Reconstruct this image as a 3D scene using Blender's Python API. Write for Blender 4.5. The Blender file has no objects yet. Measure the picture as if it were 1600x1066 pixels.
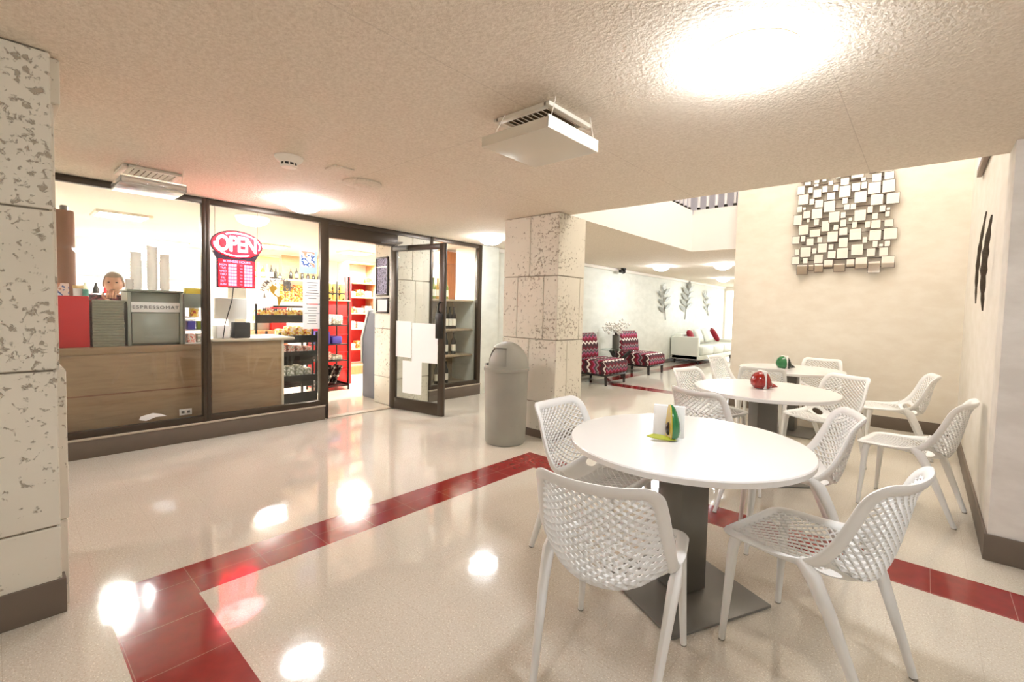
import bpy, bmesh, math, random
from mathutils import Vector, Matrix
random.seed(7)
PI = math.pi
COL = bpy.context.scene.collection
sc = bpy.context.scene

# ------------------------------------------------------------------ materials
def lin(h):
    if isinstance(h, str):
        h = h.lstrip('#'); c = [int(h[i:i+2], 16)/255 for i in (0, 2, 4)]
    else:
        c = list(h)
    return [x/12.92 if x <= .04045 else ((x+.055)/1.055)**2.4 for x in c]

class NT:
    def __init__(s, name):
        s.m = bpy.data.materials.new(name); s.m.use_nodes = True
        s.t = s.m.node_tree; s.b = s.t.nodes['Principled BSDF']
    def n(s, typ, **kw):
        nd = s.t.nodes.new(typ)
        for k, v in kw.items():
            if k in nd.inputs.keys(): nd.inputs[k].default_value = v
            else: setattr(nd, k, v)
        return nd
    def l(s, a, b): s.t.links.new(a, b)
    def ramp(s, fac, stops, interp='LINEAR'):
        r = s.n('ShaderNodeValToRGB'); r.color_ramp.interpolation = interp
        e = r.color_ramp.elements
        while len(e) < len(stops): e.new(.5)
        for el, (p, c) in zip(e, stops):
            el.position = p; el.color = (*c, 1)
        s.l(fac, r.inputs[0]); return r.outputs[0]
    def mix(s, fac, a, b, mode='MIX'):
        m = s.n('ShaderNodeMix', data_type='RGBA', blend_type=mode)
        if hasattr(fac, 'links'): s.l(fac, m.inputs[0])
        else: m.inputs[0].default_value = fac
        for i, x in ((6, a), (7, b)):
            if hasattr(x, 'links'): s.l(x, m.inputs[i])
            else: m.inputs[i].default_value = (*x, 1)
        return m.outputs[2]
    def bump(s, h, strength=.2, dist=.01):
        b = s.n('ShaderNodeBump', Strength=strength, Distance=dist)
        s.l(h, b.inputs['Height']); s.l(b.outputs[0], s.b.inputs['Normal'])
    def math(s, op, a, b=None):
        m = s.n('ShaderNodeMath', operation=op)
        for i, x in enumerate((a, b)):
            if x is None: continue
            if hasattr(x, 'links'): s.l(x, m.inputs[i])
            else: m.inputs[i].default_value = x
        return m.outputs[0]
    def obj(s): return s.n('ShaderNodeTexCoord').outputs['Object']
    def geo(s): return s.n('ShaderNodeNewGeometry').outputs['Position']

def mat(name, col, rough=.5, metal=0, emit=0, ecol=None, var=.0, vscale=8., bump=0., bscale=60., coat=0., spec=None, trans=0., alpha=1.):
    k = NT(name); c = lin(col); b = k.b
    b.inputs['Base Color'].default_value = (*c, 1); b.inputs['Roughness'].default_value = rough
    b.inputs['Metallic'].default_value = metal
    if coat: b.inputs['Coat Weight'].default_value = coat; b.inputs['Coat Roughness'].default_value = .08
    if spec is not None: b.inputs['Specular IOR Level'].default_value = spec
    if trans: b.inputs['Transmission Weight'].default_value = trans
    if emit:
        b.inputs['Emission Color'].default_value = (*(lin(ecol) if ecol else c), 1)
        b.inputs['Emission Strength'].default_value = emit
    if var:
        nz = k.n('ShaderNodeTexNoise', Scale=vscale, Detail=5.); k.l(k.obj(), nz.inputs['Vector'])
        o = k.mix(nz.outputs[0], [x*(1-var) for x in c], [min(1, x*(1+var)) for x in c]); k.l(o, b.inputs['Base Color'])
    if bump:
        nz = k.n('ShaderNodeTexNoise', Scale=bscale, Detail=3.); k.l(k.obj(), nz.inputs['Vector']); k.bump(nz.outputs[0], bump, .004)
    return k.m

def thin_glass(name, tint=(.97, .98, .97), refl=.9):
    k = NT(name); t = k.t
    t.nodes.remove(k.b); out = t.nodes['Material Output']
    tr = k.n('ShaderNodeBsdfTransparent'); tr.inputs[0].default_value = (*tint, 1)
    gl = k.n('ShaderNodeBsdfGlossy'); gl.inputs['Roughness'].default_value = .02; gl.inputs[0].default_value = (refl, refl, refl, 1)
    bf = k.n('ShaderNodeNewGeometry').outputs['Backfacing']; fr = k.n('ShaderNodeFresnel'); k.l(k.math('SUBTRACT', 1.45, k.math('MULTIPLY', bf, 1.45-1/1.45)), fr.inputs['IOR']); mx = k.n('ShaderNodeMixShader')
    k.l(fr.outputs[0], mx.inputs[0]); k.l(tr.outputs[0], mx.inputs[1]); k.l(gl.outputs[0], mx.inputs[2]); k.l(mx.outputs[0], out.inputs[0])
    return k.m

def m_floor():
    k = NT('terrazzo_vinyl'); p = k.geo(); b = k.b
    nz = k.n('ShaderNodeTexNoise', Scale=1.3, Detail=4.); k.l(p, nz.inputs['Vector'])
    base = k.mix(nz.outputs[0], lin('#c6beae'), lin('#d6cec0'))
    n2 = k.n('ShaderNodeTexNoise', Scale=110., Detail=2., Roughness=.7); k.l(p, n2.inputs['Vector'])
    sp = k.ramp(n2.outputs[0], [(.36, (0, 0, 0)), (.5, (1, 1, 1))])
    base = k.mix(sp, k.mix(.35, base, lin('#a8906c')), base)
    n3 = k.n('ShaderNodeTexNoise', Scale=170., Detail=1.); k.l(p, n3.inputs['Vector'])
    s3 = k.ramp(n3.outputs[0], [(.62, (0, 0, 0)), (.68, (1, 1, 1))])
    base = k.mix(s3, base, lin('#eae3d4'))
    # 305 mm tile joints
    sx = k.n('ShaderNodeSeparateXYZ'); k.l(p, sx.inputs[0])
    def joint(o, off, pitch):
        f = k.math('FRACT', k.math('DIVIDE', k.math('ADD', o, off), pitch))
        d = k.math('ABSOLUTE', k.math('SUBTRACT', f, .5))
        return k.math('GREATER_THAN', d, .5-.0035)
    j = k.math('MAXIMUM', joint(sx.outputs[0], 2.81+30.5, .305), joint(sx.outputs[1], -.292+29.83, .2983))
    base = k.mix(k.math('MULTIPLY', j, .22), base, lin('#8a7658'))
    k.l(base, b.inputs['Base Color'])
    b.inputs['Roughness'].default_value = .07; b.inputs['Specular IOR Level'].default_value = .55
    n4 = k.n('ShaderNodeTexNoise', Scale=9., Detail=2.); k.l(p, n4.inputs['Vector']); k.bump(n4.outputs[0], .03, .02)
    return k.m

def m_redtile():
    k = NT('red_vinyl'); p = k.geo(); b = k.b
    nz = k.n('ShaderNodeTexNoise', Scale=14., Detail=5.); k.l(p, nz.inputs['Vector'])
    sx = k.n('ShaderNodeSeparateXYZ'); k.l(p, sx.inputs[0])
    def joint(o, off, pitch):
        f = k.math('FRACT', k.math('DIVIDE', k.math('ADD', o, off), pitch)); return k.math('GREATER_THAN', k.math('ABSOLUTE', k.math('SUBTRACT', f, .5)), .5-.004)
    j = k.math('MAXIMUM', joint(sx.outputs[0], 2.81+30.5-.1525, .305), joint(sx.outputs[1], -.292+29.83-.0075, .2983))
    k.l(k.mix(k.math('MULTIPLY', j, .35), k.mix(nz.outputs[0], lin('#74100f'), lin('#961b19')), lin('#e0b8a8')), b.inputs['Base Color'])
    b.inputs['Roughness'].default_value = .11; b.inputs['Specular IOR Level'].default_value = .6
    n4 = k.n('ShaderNodeTexNoise', Scale=8., Detail=2.); k.l(p, n4.inputs['Vector']); k.bump(n4.outputs[0], .05, .02)
    return k.m

def m_popcorn():
    k = NT('popcorn_ceiling'); p = k.geo(); b = k.b
    nz = k.n('ShaderNodeTexNoise', Scale=62., Detail=3., Roughness=.62); k.l(p, nz.inputs['Vector'])
    c = k.ramp(nz.outputs[0], [(.32, lin('#dacdb9')), (.66, lin('#ece1d0'))])
    sx = k.n('ShaderNodeSeparateXYZ'); k.l(p, sx.inputs[0])
    def joint(o, off, pitch, w):
        f = k.math('FRACT', k.math('DIVIDE', k.math('ADD', o, off), pitch))
        return k.math('GREATER_THAN', k.math('ABSOLUTE', k.math('SUBTRACT', f, .5)), .5-w)
    j = k.math('MAXIMUM', joint(sx.outputs[0], 2.78+12.2, 1.22, .0018), joint(sx.outputs[1], 20.1, 2.44, .001))
    c = k.mix(k.math('MULTIPLY', j, .25), c, lin('#8a7460'))
    k.l(c, b.inputs['Base Color']); b.inputs['Roughness'].default_value = .9
    k.bump(nz.outputs[0], .6, .010)
    return k.m

def m_coral(name='coral_stone', tint='#d9cdb8'):
    k = NT(name); p = k.geo(); b = k.b
    nz = k.n('ShaderNodeTexNoise', Scale=3., Detail=6.); k.l(p, nz.inputs['Vector'])
    base = k.mix(nz.outputs[0], lin('#d2cbb8'), lin('#e8e2d2'))
    big = k.n('ShaderNodeTexNoise', Scale=2.3, Detail=2.); k.l(p, big.inputs['Vector'])
    v = k.n('ShaderNodeTexNoise', Scale=36., Detail=4., Roughness=.6, Distortion=.4); k.l(p, v.inputs['Vector'])
    dens = k.math('ADD', v.outputs[0], k.math('MULTIPLY', k.math('SUBTRACT', big.outputs[0], .5), .42))
    pit = k.ramp(dens, [(.60, (0, 0, 0)), (.67, (1, 1, 1))])
    c = k.mix(k.math('MULTIPLY', pit, .6), base, lin('#7a6548'))
    k.l(c, b.inputs['Base Color']); b.inputs['Roughness'].default_value = .85
    h = k.math('SUBTRACT', k.math('MULTIPLY', nz.outputs[0], .4), pit); k.bump(h, .6, .012)
    return k.m

def m_wallpaper(name, a, bb, vert=9.):
    k = NT(name); p = k.geo(); b = k.b
    mp = k.n('ShaderNodeMapping'); mp.inputs['Scale'].default_value = (1.6, 1.6, 3.2); k.l(p, mp.inputs[0])
    nz = k.n('ShaderNodeTexNoise', Scale=2.2, Detail=7., Roughness=.62); k.l(mp.outputs[0], nz.inputs['Vector'])
    c = k.ramp(nz.outputs[0], [(.35, lin(a)), (.62, lin(bb))]); k.l(c, b.inputs['Base Color'])
    b.inputs['Roughness'].default_value = .55; k.bump(nz.outputs[0], .06, .01)
    return k.m

def m_wood(name, a, bb, scale=(3, 3, 30), rough=.45):
    k = NT(name); mp = k.n('ShaderNodeMapping'); mp.inputs['Scale'].default_value = scale; k.l(k.geo(), mp.inputs[0])
    nz = k.n('ShaderNodeTexNoise', Scale=2., Detail=6., Distortion=.6); k.l(mp.outputs[0], nz.inputs['Vector'])
    k.l(k.ramp(nz.outputs[0], [(.3, lin(a)), (.7, lin(bb))]), k.b.inputs['Base Color']); k.b.inputs['Roughness'].default_value = rough
    return k.m

def m_ikat():
    k = NT('ikat_upholstery'); uv = k.n('ShaderNodeTexCoord').outputs['UV']
    sx = k.n('ShaderNodeSeparateXYZ'); k.l(uv, sx.inputs[0])
    tri = k.math('PINGPONG', k.math('MULTIPLY', sx.outputs[0], 8.), .5)
    nz = k.n('ShaderNodeTexNoise', Scale=55., Detail=2.); k.l(uv, nz.inputs['Vector'])
    f = k.math('FRACT', k.math('ADD', k.math('ADD', k.math('MULTIPLY', sx.outputs[1], 3.1), k.math('MULTIPLY', tri, .30)), k.math('MULTIPLY', nz.outputs[0], .10)))
    S = [(0, '#47262c'), (.14, '#efe6da'), (.25, '#5f1826'), (.37, '#8f1a30'), (.50, '#b0567a'), (.58, '#54474a'), (.70, '#9a8c8a'), (.78, '#6f1628'), (.92, '#3a2224')]
    k.l(k.ramp(f, [(p, lin(c)) for p, c in S], 'CONSTANT'), k.b.inputs['Base Color']); k.b.inputs['Roughness'].default_value = .9
    return k.m

def m_poster(name, cols, scale=14.):
    k = NT(name); nz = k.n('ShaderNodeTexNoise', Scale=scale, Detail=2.); k.l(k.obj(), nz.inputs['Vector'])
    n = len(cols); k.l(k.ramp(nz.outputs[0], [(.3+.4*i/(n-1), lin(c)) for i, c in enumerate(cols)], 'CONSTANT'), k.b.inputs['Base Color'])
    k.b.inputs['Roughness'].default_value = .6
    return k.m

M = dict(
    floor=m_floor(), red=m_redtile(), ceil=m_popcorn(), coral=m_coral(),
    mortar=mat('mortar', '#8d8271', .9), white=mat('white_paint', '#ece6dc', .7), fascia=mat('fascia_paint', '#efe9e4', .7),
    back=m_wallpaper('cream_wallcovering', '#e1d7c6', '#e8e0d1'), right=m_wallpaper('pale_wallcovering', '#e4ddd0', '#ece6dc'),
    nib=m_wallpaper('stone_wallcovering', '#d4cec4', '#e2ddd4'), lounge=m_wallpaper('green_grey_wallcovering', '#d5d7cb', '#e0e2d7'),
    base=mat('vinyl_base', '#6a5d50', .45, var=.1), shopwall=mat('shop_wall', '#f0ece4', .7),
    bronze=mat('bronze_aluminium', '#43382c', .35, .4), black=mat('black_metal', '#17150f', .4, .3), sill=mat('stone_sill', '#b8ab98', .6, var=.1, vscale=30),
    chair=mat('white_resin', '#ebeae6', .38), chairback=mat('white_resin_mesh', '#ebeae6', .42),
    top=mat('white_laminate', '#eceae6', .22, coat=.3), steel=mat('grey_powder_coat', '#7a7771', .35, .15, var=.06, vscale=3), steel2=mat('grey_column', '#6f6c65', .3, .3),
    foot=mat('grey_glide', '#8d877d', .6),
    trash=mat('grey_plastic', '#9b998d', .5, var=.16, vscale=5, bump=.05, bscale=40), dark=mat('shade_and_dark_parts', '#2a2823', .7),
    mirror=mat('mirror_glass', '#f2efe8', .03, 1.), mirroredge=mat('bronze_edge', '#5b4434', .4, .3),
    wmetal=mat('pewter_metal', '#77756b', .4, .8, var=.3, vscale=30), wmetal2=mat('bark_metal', '#574d42', .5, .6, var=.5, vscale=70, bump=.6, bscale=120),
    ventwhite=mat('vent_white', '#e4dccb', .45), deflector=mat('deflector_plastic', '#f0e7d4', .35, trans=.25), clearplastic=mat('clear_plastic', '#f4f2ee', .12, trans=.75),
    ventdark=mat('vent_dark', '#7a6a55', .7), lamp=mat('lamp_diffuser', '#fff6e8', .5, emit=44., ecol='#f4f8ff'), lampshop=mat('shop_lamp', '#ffffff', .5, emit=150., ecol='#fffdf8'),
    lampatrium=mat('atrium_lamp', '#ffffff', .5, emit=8.5, ecol='#fff9f2'), lampring=mat('lamp_ring', '#efe8da', .4),
    glass=thin_glass('window_glass'), tglass=thin_glass('table_glass', (.75, .85, .82)),
    ikat=m_ikat(), ebony=mat('ebony_wood', '#1e1512', .35), leather=mat('white_leather', '#dcdfd4', .4, bump=.05), redfab=mat('red_fabric', '#8e1024', .75), whitefab=mat('white_fabric', '#e2e4da', .8),
    laminate=m_wood('brown_laminate', '#94795a', '#a58a68', (2, 2, 14)), laminateside=mat('laminate_edge', '#d9cdb6', .5), countertop=mat('stone_countertop', '#c9bda6', .3, var=.12, vscale=40),
    tanwood=m_wood('tan_wood', '#c9a173', '#dcba8b', (4, 4, 20)), cherry=m_wood('cherry_wood', '#a8653a', '#c07c4c', (4, 20, 3)), greywood=m_wood('grey_wood', '#8f7d62', '#b09d7f', (3, 20, 3)),
    redbox=mat('red_card', '#c4161c', .55), greypad=mat('grey_card', '#8c8a76', .8, var=.2, vscale=40), machine=mat('grey_machine', '#8f9488', .35, .4), machine2=mat('machine_panel', '#a3a79c', .3, .5),
    paper=mat('white_paper', '#f1eeea', .7), cup=mat('paper_cup', '#e6e3dc', .8, trans=.45), browncard=mat('brown_card', '#8a6248', .6, var=.08), 
    bag=m_poster('coffee_bag', ['#3a2614', '#caa24c', '#d3ad58', '#6d4a20']), redplastic=mat('red_panel', '#d01210', .4), purple=mat('purple_pack', '#4b3f9a', .5), kiosk=mat('kiosk_grey', '#5d6068', .45), kiosklight=mat('kiosk_light', '#b9b8b2', .4),
    wine=mat('dark_bottle', '#14120e', .15), greenb=mat('green_bottle', '#7d8a2c', .15), amber=mat('amber_bottle', '#b98a2e', .15), label=mat('bottle_label', '#e9e2d0', .6),
    gold=mat('gold_decal', '#b08a32', .45, .3), ink=mat('grey_ink', '#55544f', .6), green=mat('avocado_skin', '#1f6b37', .18, coat=.4), flesh=mat('avocado_flesh', '#c9ad42', .25, coat=.3), pit=mat('avocado_pit', '#2b1608', .15), leafg=mat('leaf_glaze', '#a9ad3c', .25, coat=.3),
    redglaze=mat('red_glaze', '#8f1d14', .2, coat=.4), darkglaze=mat('dark_glaze', '#1b2620', .2),
    signred=mat('sign_red', '#d01030', .4, emit=13., ecol='#ff0306'), signdark=mat('sign_housing', '#2b2138', .4), signwhite=mat('sign_white', '#ffffff', .4, emit=3., ecol='#fff4f6'), signpink=mat('sign_pink', '#ff8fb0', .4, emit=1.4, ecol='#ff8fb4'), signneon=mat('sign_neon', '#ffffff', .3, emit=5., ecol='#f4d8ff'),
    skin=mat('skin', '#c29a82', .55), hair=mat('grey_hair', '#8f8274', .8, bump=.3, bscale=160), shirt=m_poster('checked_shirt', ['#3a1f2a', '#7a3a44', '#53303c'], 40.), trousers=mat('trousers', '#2a2c33', .8),
    frame=mat('frame_dark', '#2b211c', .4), art=m_poster('notice_print', ['#4a4456', '#8d86a0', '#5d5668', '#b8b0bc'], 30.), cert=mat('certificate', '#ead9d2', .6, var=.08, vscale=60),
    photo=m_poster('photo_print', ['#c98a6a', '#e8d0c4', '#3f5f9a', '#cfe0f0', '#8a4a3a'], 12.), blue=mat('poster_blue', '#a9c4e6', .6), magazine=m_poster('magazine', ['#14120f', '#3a3630', '#d9d4c8', '#1b1916'], 18.),
    goods=m_poster('mixed_packs', ['#d8483a', '#f0e6d8', '#e8a08c', '#f4efe6', '#6a8a4a'], 22.), goods2=m_poster('pale_packs', ['#e9e4da', '#a7aa96', '#f4f2ec', '#8a8d7c'], 20.), goods3=m_poster('snack_packs', ['#b23a2a', '#e8c04a', '#f2e6d2', '#c8603a'], 25.),
    picket=mat('white_picket', '#eeecef', .5), upper=mat('upper_wall', '#dedde8', .7), brown=mat('brown_door', '#8a7668', .5), tin=mat('tin_jar', '#d9b878', .4), teal=mat('teal_jar', '#5aa08e', .4), yellow=mat('yellow_card', '#d9c24a', .6),
    vase=mat('grey_vase', '#6c6a62', .2, .3), blossom=mat('blossom', '#f6f2ea', .8), twig=mat('twig', '#3a2a20', .8), orange=mat('orange_board', '#d98a6a', .6),
    screen=mat('white_machine', '#eceae6', .4), speaker=mat('black_box', '#23221f', .6),
)

# ------------------------------------------------------------------ mesh builder
class MB:
    def __init__(s): s.bm = bmesh.new(); s.uv = None
    def _faces(s, before, mi):
        for f in s.bm.faces:
            if f.index == -1 or f not in before: f.material_index = mi
    def box(s, x0, x1, y0, y1, z0, z1, bev=0., mi=0, seg=2, mtx=None):
        t = bmesh.new(); r = bmesh.ops.create_cube(t, size=1.)
        for v in t.verts: v.co = Vector((x0+(v.co.x+.5)*(x1-x0), y0+(v.co.y+.5)*(y1-y0), z0+(v.co.z+.5)*(z1-z0)))
        if bev: bmesh.ops.bevel(t, geom=list(t.edges), offset=bev, segments=seg, affect='EDGES', profile=.5)
        return s.add(t, mi, mtx)
    def add(s, t, mi=0, mtx=None):
        if mtx is not None: bmesh.ops.transform(t, matrix=mtx, verts=t.verts)
        for f in t.faces: f.material_index = mi
        me = bpy.data.meshes.new('tmp'); t.to_mesh(me); t.free(); s.bm.from_mesh(me); bpy.data.meshes.remove(me); return s
    def addmesh(s, me, mi=None, mtx=None):
        t = bmesh.new(); t.from_mesh(me)
        if mtx is not None: bmesh.ops.transform(t, matrix=mtx, verts=t.verts)
        if mi is not None:
            for f in t.faces: f.material_index = mi
        m2 = bpy.data.meshes.new('tmp'); t.to_mesh(m2); t.free(); s.bm.from_mesh(m2); bpy.data.meshes.remove(m2); return s
    def tube(s, pts, rad, seg=10, mi=0, cap=True, closed=False, flat=None):
        """round (or oval: flat=(a,b,up)) section swept along pts"""
        t = bmesh.new(); pts = [Vector(p) for p in pts]; n = len(pts); rings = []; upv = None
        if not closed and (pts[-1]-pts[0]).length > 1e-6:
            D = [abs((pts[i+1]-pts[i]).normalized().z) for i in range(n-1)]
            if min(D) >= .35 and max(D) > .6: upv = Vector((0, 1, 0)) if max(abs((pts[i+1]-pts[i]).normalized().y) for i in range(n-1)) < .8 else Vector((1, 0, 0))
        for i, p in enumerate(pts):
            a = pts[(i-1) % n] if (closed or i) else p; b = pts[(i+1) % n] if (closed or i < n-1) else p
            d = (b-a).normalized(); up = upv if upv is not None else (Vector((0, 0, 1)) if abs(d.z) < .9 else Vector((0, 1, 0)))
            if flat and len(flat) > 2 and flat[2]: up = Vector(flat[2](i))
            u = d.cross(up).normalized(); w = u.cross(d).normalized()
            r = rad[i] if isinstance(rad, (list, tuple)) else rad
            ra, rb = (flat[0], flat[1]) if flat else (1, 1)
            rings.append([t.verts.new(p+u*(r*ra*math.cos(2*PI*k/seg))+w*(r*rb*math.sin(2*PI*k/seg))) for k in range(seg)])
        m = n if closed else n-1
        for i in range(m):
            A, B = rings[i], rings[(i+1) % n]
            for k in range(seg): t.faces.new((A[k], A[(k+1) % seg], B[(k+1) % seg], B[k]))
        if cap and not closed: t.faces.new(rings[0][::-1]); t.faces.new(rings[-1])
        bmesh.ops.recalc_face_normals(t, faces=t.faces)
        return s.add(t, mi)
    def lathe(s, prof, seg=32, c=(0, 0, 0), mi=0, a0=0., a1=2*PI, mtx=None, close=True):
        t = bmesh.new(); full = abs(a1-a0-2*PI) < 1e-6; n = seg if full else seg+1; rings = []
        for r, z in prof:
            if r < 1e-6: rings.append([t.verts.new((0, 0, z))]*n)
            else: rings.append([t.verts.new((r*math.cos(a0+(a1-a0)*k/seg), r*math.sin(a0+(a1-a0)*k/seg), z)) for k in range(n)])
        for A, B in zip(rings, rings[1:]):
            for k in range(seg):
                q = []
                for v in (A[k], A[(k+1) % n], B[(k+1) % n], B[k]):
                    if v not in q: q.append(v)
                if len(q) > 2:
                    try: t.faces.new(q)
                    except ValueError: pass
        if not full and close:
            for k in (0, n-1):
                q = []
                for R in rings:
                    if R[k] not in q: q.append(R[k])
                try: t.faces.new(q)
                except ValueError: pass
        bmesh.ops.recalc_face_normals(t, faces=t.faces)
        return s.add(t, mi, (Matrix.Translation(c) @ mtx) if mtx is not None else Matrix.Translation(c))
    def ball(s, c, r, mi=0, seg=20, mtx=None):
        t = bmesh.new(); bmesh.ops.create_uvsphere(t, u_segments=seg, v_segments=max(6, seg*2//3), radius=1.)
        r = r if isinstance(r, (tuple, list)) else (r, r, r)
        m = Matrix.Translation(c) @ (mtx or Matrix()) @ Matrix.Diagonal((*r, 1)); return s.add(t, mi, m)
    def prism(s, poly, h, mi=0, mtx=None, bev=0.):
        t = bmesh.new(); vs = [t.verts.new((x, y, 0)) for x, y in poly]; f = t.faces.new(vs)
        r = bmesh.ops.extrude_face_region(t, geom=[f]); bmesh.ops.translate(t, vec=(0, 0, h), verts=[v for v in r['geom'] if isinstance(v, bmesh.types.BMVert)])
        bmesh.ops.recalc_face_normals(t, faces=t.faces)
        if bev: bmesh.ops.bevel(t, geom=list(t.edges), offset=bev, segments=2, affect='EDGES')
        return s.add(t, mi, mtx)
    def obj(s, name, mats, parent=None, loc=None, rot=None, smooth=True, angle=.6):
        me = bpy.data.meshes.new(name); s.bm.to_mesh(me); s.bm.free()
        for m in (mats if isinstance(mats, (list, tuple)) else [mats]): me.materials.append(M[m] if isinstance(m, str) else m)
        if smooth:
            for p in me.polygons: p.use_smooth = True
            try: me.set_sharp_from_angle(angle=angle)
            except Exception: pass
        o = bpy.data.objects.new(name, me); COL.objects.link(o)
        if parent: o.parent = parent
        if loc: o.location = loc
        if rot: o.rotation_euler = rot
        return o

def tag(o, label=None, cat=None, group=None, kind=None):
    for k, v in (('label', label), ('category', cat), ('group', group), ('kind', kind)):
        if v: o[k] = v
    return o
def thing(name, label, cat, loc=(0, 0, 0), rz=0., group=None):
    o = bpy.data.objects.new(name, None); COL.objects.link(o); o.location = loc; o.rotation_euler = (0, 0, rz); o.empty_display_size = .1
    return tag(o, label, cat, group)
def struct(name, mb, mats, parent=None, **kw):
    o = mb.obj(name, mats, parent, **kw)
    if not parent: o['kind'] = 'structure'
    return o
def dup(root, loc, rz, label, name=None, group=None):
    def cp(o, par):
        c = o.copy(); COL.objects.link(c)
        if par: c.parent = par
        for ch in [x for x in o.children]: cp(ch, c)
        return c
    r = cp(root, None); r.location = loc; r.rotation_euler = (0, 0, rz); r['label'] = label
    if group: r['group'] = group
    return r
def bx(*a, **k): return MB().box(*a, **k)
def T(x, y, z): return Matrix.Translation((x, y, z))
def Rz(a): return Matrix.Rotation(a, 4, 'Z')
def Ry(a): return Matrix.Rotation(a, 4, 'Y')
def Rx(a): return Matrix.Rotation(a, 4, 'X')

def text_mesh(txt, size, ext=.001, bold=0., shear=0., spacing=1.):
    c = bpy.data.curves.new('t', 'FONT'); c.body = txt; c.size = size; c.extrude = ext; c.offset = bold; c.shear = shear; c.space_character = spacing
    c.align_x = 'CENTER'; c.align_y = 'CENTER'; c.resolution_u = 3
    o = bpy.data.objects.new('t', c); COL.objects.link(o); dg = bpy.context.evaluated_depsgraph_get()
    me = bpy.data.meshes.new_from_object(o.evaluated_get(dg)); bpy.data.objects.remove(o); bpy.data.curves.remove(c); return me
# text lying in local XY -> stands on plane x = const, read from +X side: text x -> world +y, text y -> world +z
def SX(x, y, z): return Matrix(((0, 0, 1, x), (1, 0, 0, y), (0, 1, 0, z), (0, 0, 0, 1)))
# stands on plane y = const, read from -Y side: text x -> +x, text y -> +z
def SY(x, y, z): return Matrix(((1, 0, 0, x), (0, 0, -1, y), (0, 1, 0, z), (0, 0, 0, 1)))

CZ = 2.35      # low ceiling
SFX = -5.35    # shop front plane

# ------------------------------------------------------------------ floor
def build_floor():
    xs = sorted([-12, -5.5, -4.95, -4.65, -2.81, -2.505, -2.2, 4.2]); ys = sorted([-4, .292, .5903, 2.975, 3.276, 7.35, 7.65, 17.5])
    t = bmesh.new(); g = [[t.verts.new((x, y, 0)) for y in ys] for x in xs]
    for i in range(len(xs)-1):
        for j in range(len(ys)-1):
            f = t.faces.new((g[i][j], g[i+1][j], g[i+1][j+1], g[i][j+1])); c = f.calc_center_median()
            red = (.292 < c.y < .5903 or 2.975 < c.y < 3.276) and c.x > -2.81
            red |= -2.81 < c.x < -2.505 and .292 < c.y < 3.276
            red |= 7.35 < c.y < 7.65 and -4.95 < c.x < -2.2
            red |= -4.95 < c.x < -4.65 and 7.35 < c.y
            f.material_index = 1 if red else 0
    me = bpy.data.meshes.new('floor'); t.to_mesh(me); t.free(); me.materials.append(M['floor']); me.materials.append(M['red'])
    o = bpy.data.objects.new('floor', me); COL.objects.link(o); o['kind'] = 'structure'
build_floor()

# ------------------------------------------------------------------ ceiling, walls
mb = MB()
for a in ((-5.45, 4.2, -4, 3.9), (-5.45, -2.9, 3.9, 17.5), (-2.9, -2.2, 7.2, 17.5)):
    mb.box(*a, CZ, 2.93)
for f in mb.bm.faces: f.material_index = 0 if f.normal.z < -.5 else 1
struct('ceiling', mb, ['ceil', 'fascia'], smooth=False)
struct('ceiling_shop', bx(-12, -5.4505, -4, 17.5, CZ, 2.93), 'shopwall', smooth=False)
struct('ceiling_atrium', bx(-6.2, 1.5, 3.7, 17.5, 5.3, 5.4), 'white', smooth=False)
mb = bx(-2.2, .33, 7.13, 17.4, 0, 5.3); struct('wall_back', mb, 'back', smooth=False)
mb = MB(); mb.box(.33, .62, 3.9, 7.3, 0, 5.3, mi=0); mb.box(.33, 4.2, 3.63, 3.9, 0, CZ-.001, mi=1)
struct('wall_right', mb, ['right', 'nib'], smooth=False)
struct('wall_front', bx(-6.2, .7, 3.75, 3.9, 2.931, 5.3), 'white', smooth=False)
struct('wall_upper', bx(-6.3, -6.2, 3.7, 17.5, 2.931, 5.3).box(-6.2, -2.2, 9.4, 9.5, 2.931, 5.3), 'upper', smooth=False)
struct('wall_left', bx(-5.62, -5.42, 5.0, 17.4, 0, CZ-.001).box(-5.62, SFX, 4.97, 5.35, 0, CZ-.001), 'lounge', smooth=False)
struct('wall_shop', bx(-10.6, -10.4, -1.6, 6.2, 0, CZ-.001).box(-10.4, -5.45, -1.6, -1.4, 0, CZ-.001).box(-10.4, -5.62, 5.6, 5.8, 0, CZ-.001), 'shopwall', smooth=False)
struct('wall_entry', bx(-5.5, SFX, -4, -.2, 0, CZ-.001), 'lounge', smooth=False)
struct('wall_rear', bx(-12, 4.2, -4.1, -4, 0, CZ-.001), 'white', smooth=False)
struct('wall_side', bx(4.1, 4.2, -4, 3.63, 0, CZ-.001), 'white', smooth=False)
struct('trim_1', bx(-5.415, -5.37, 5.36, 16.6, CZ-.07, CZ-.002, .012), 'white')

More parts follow.
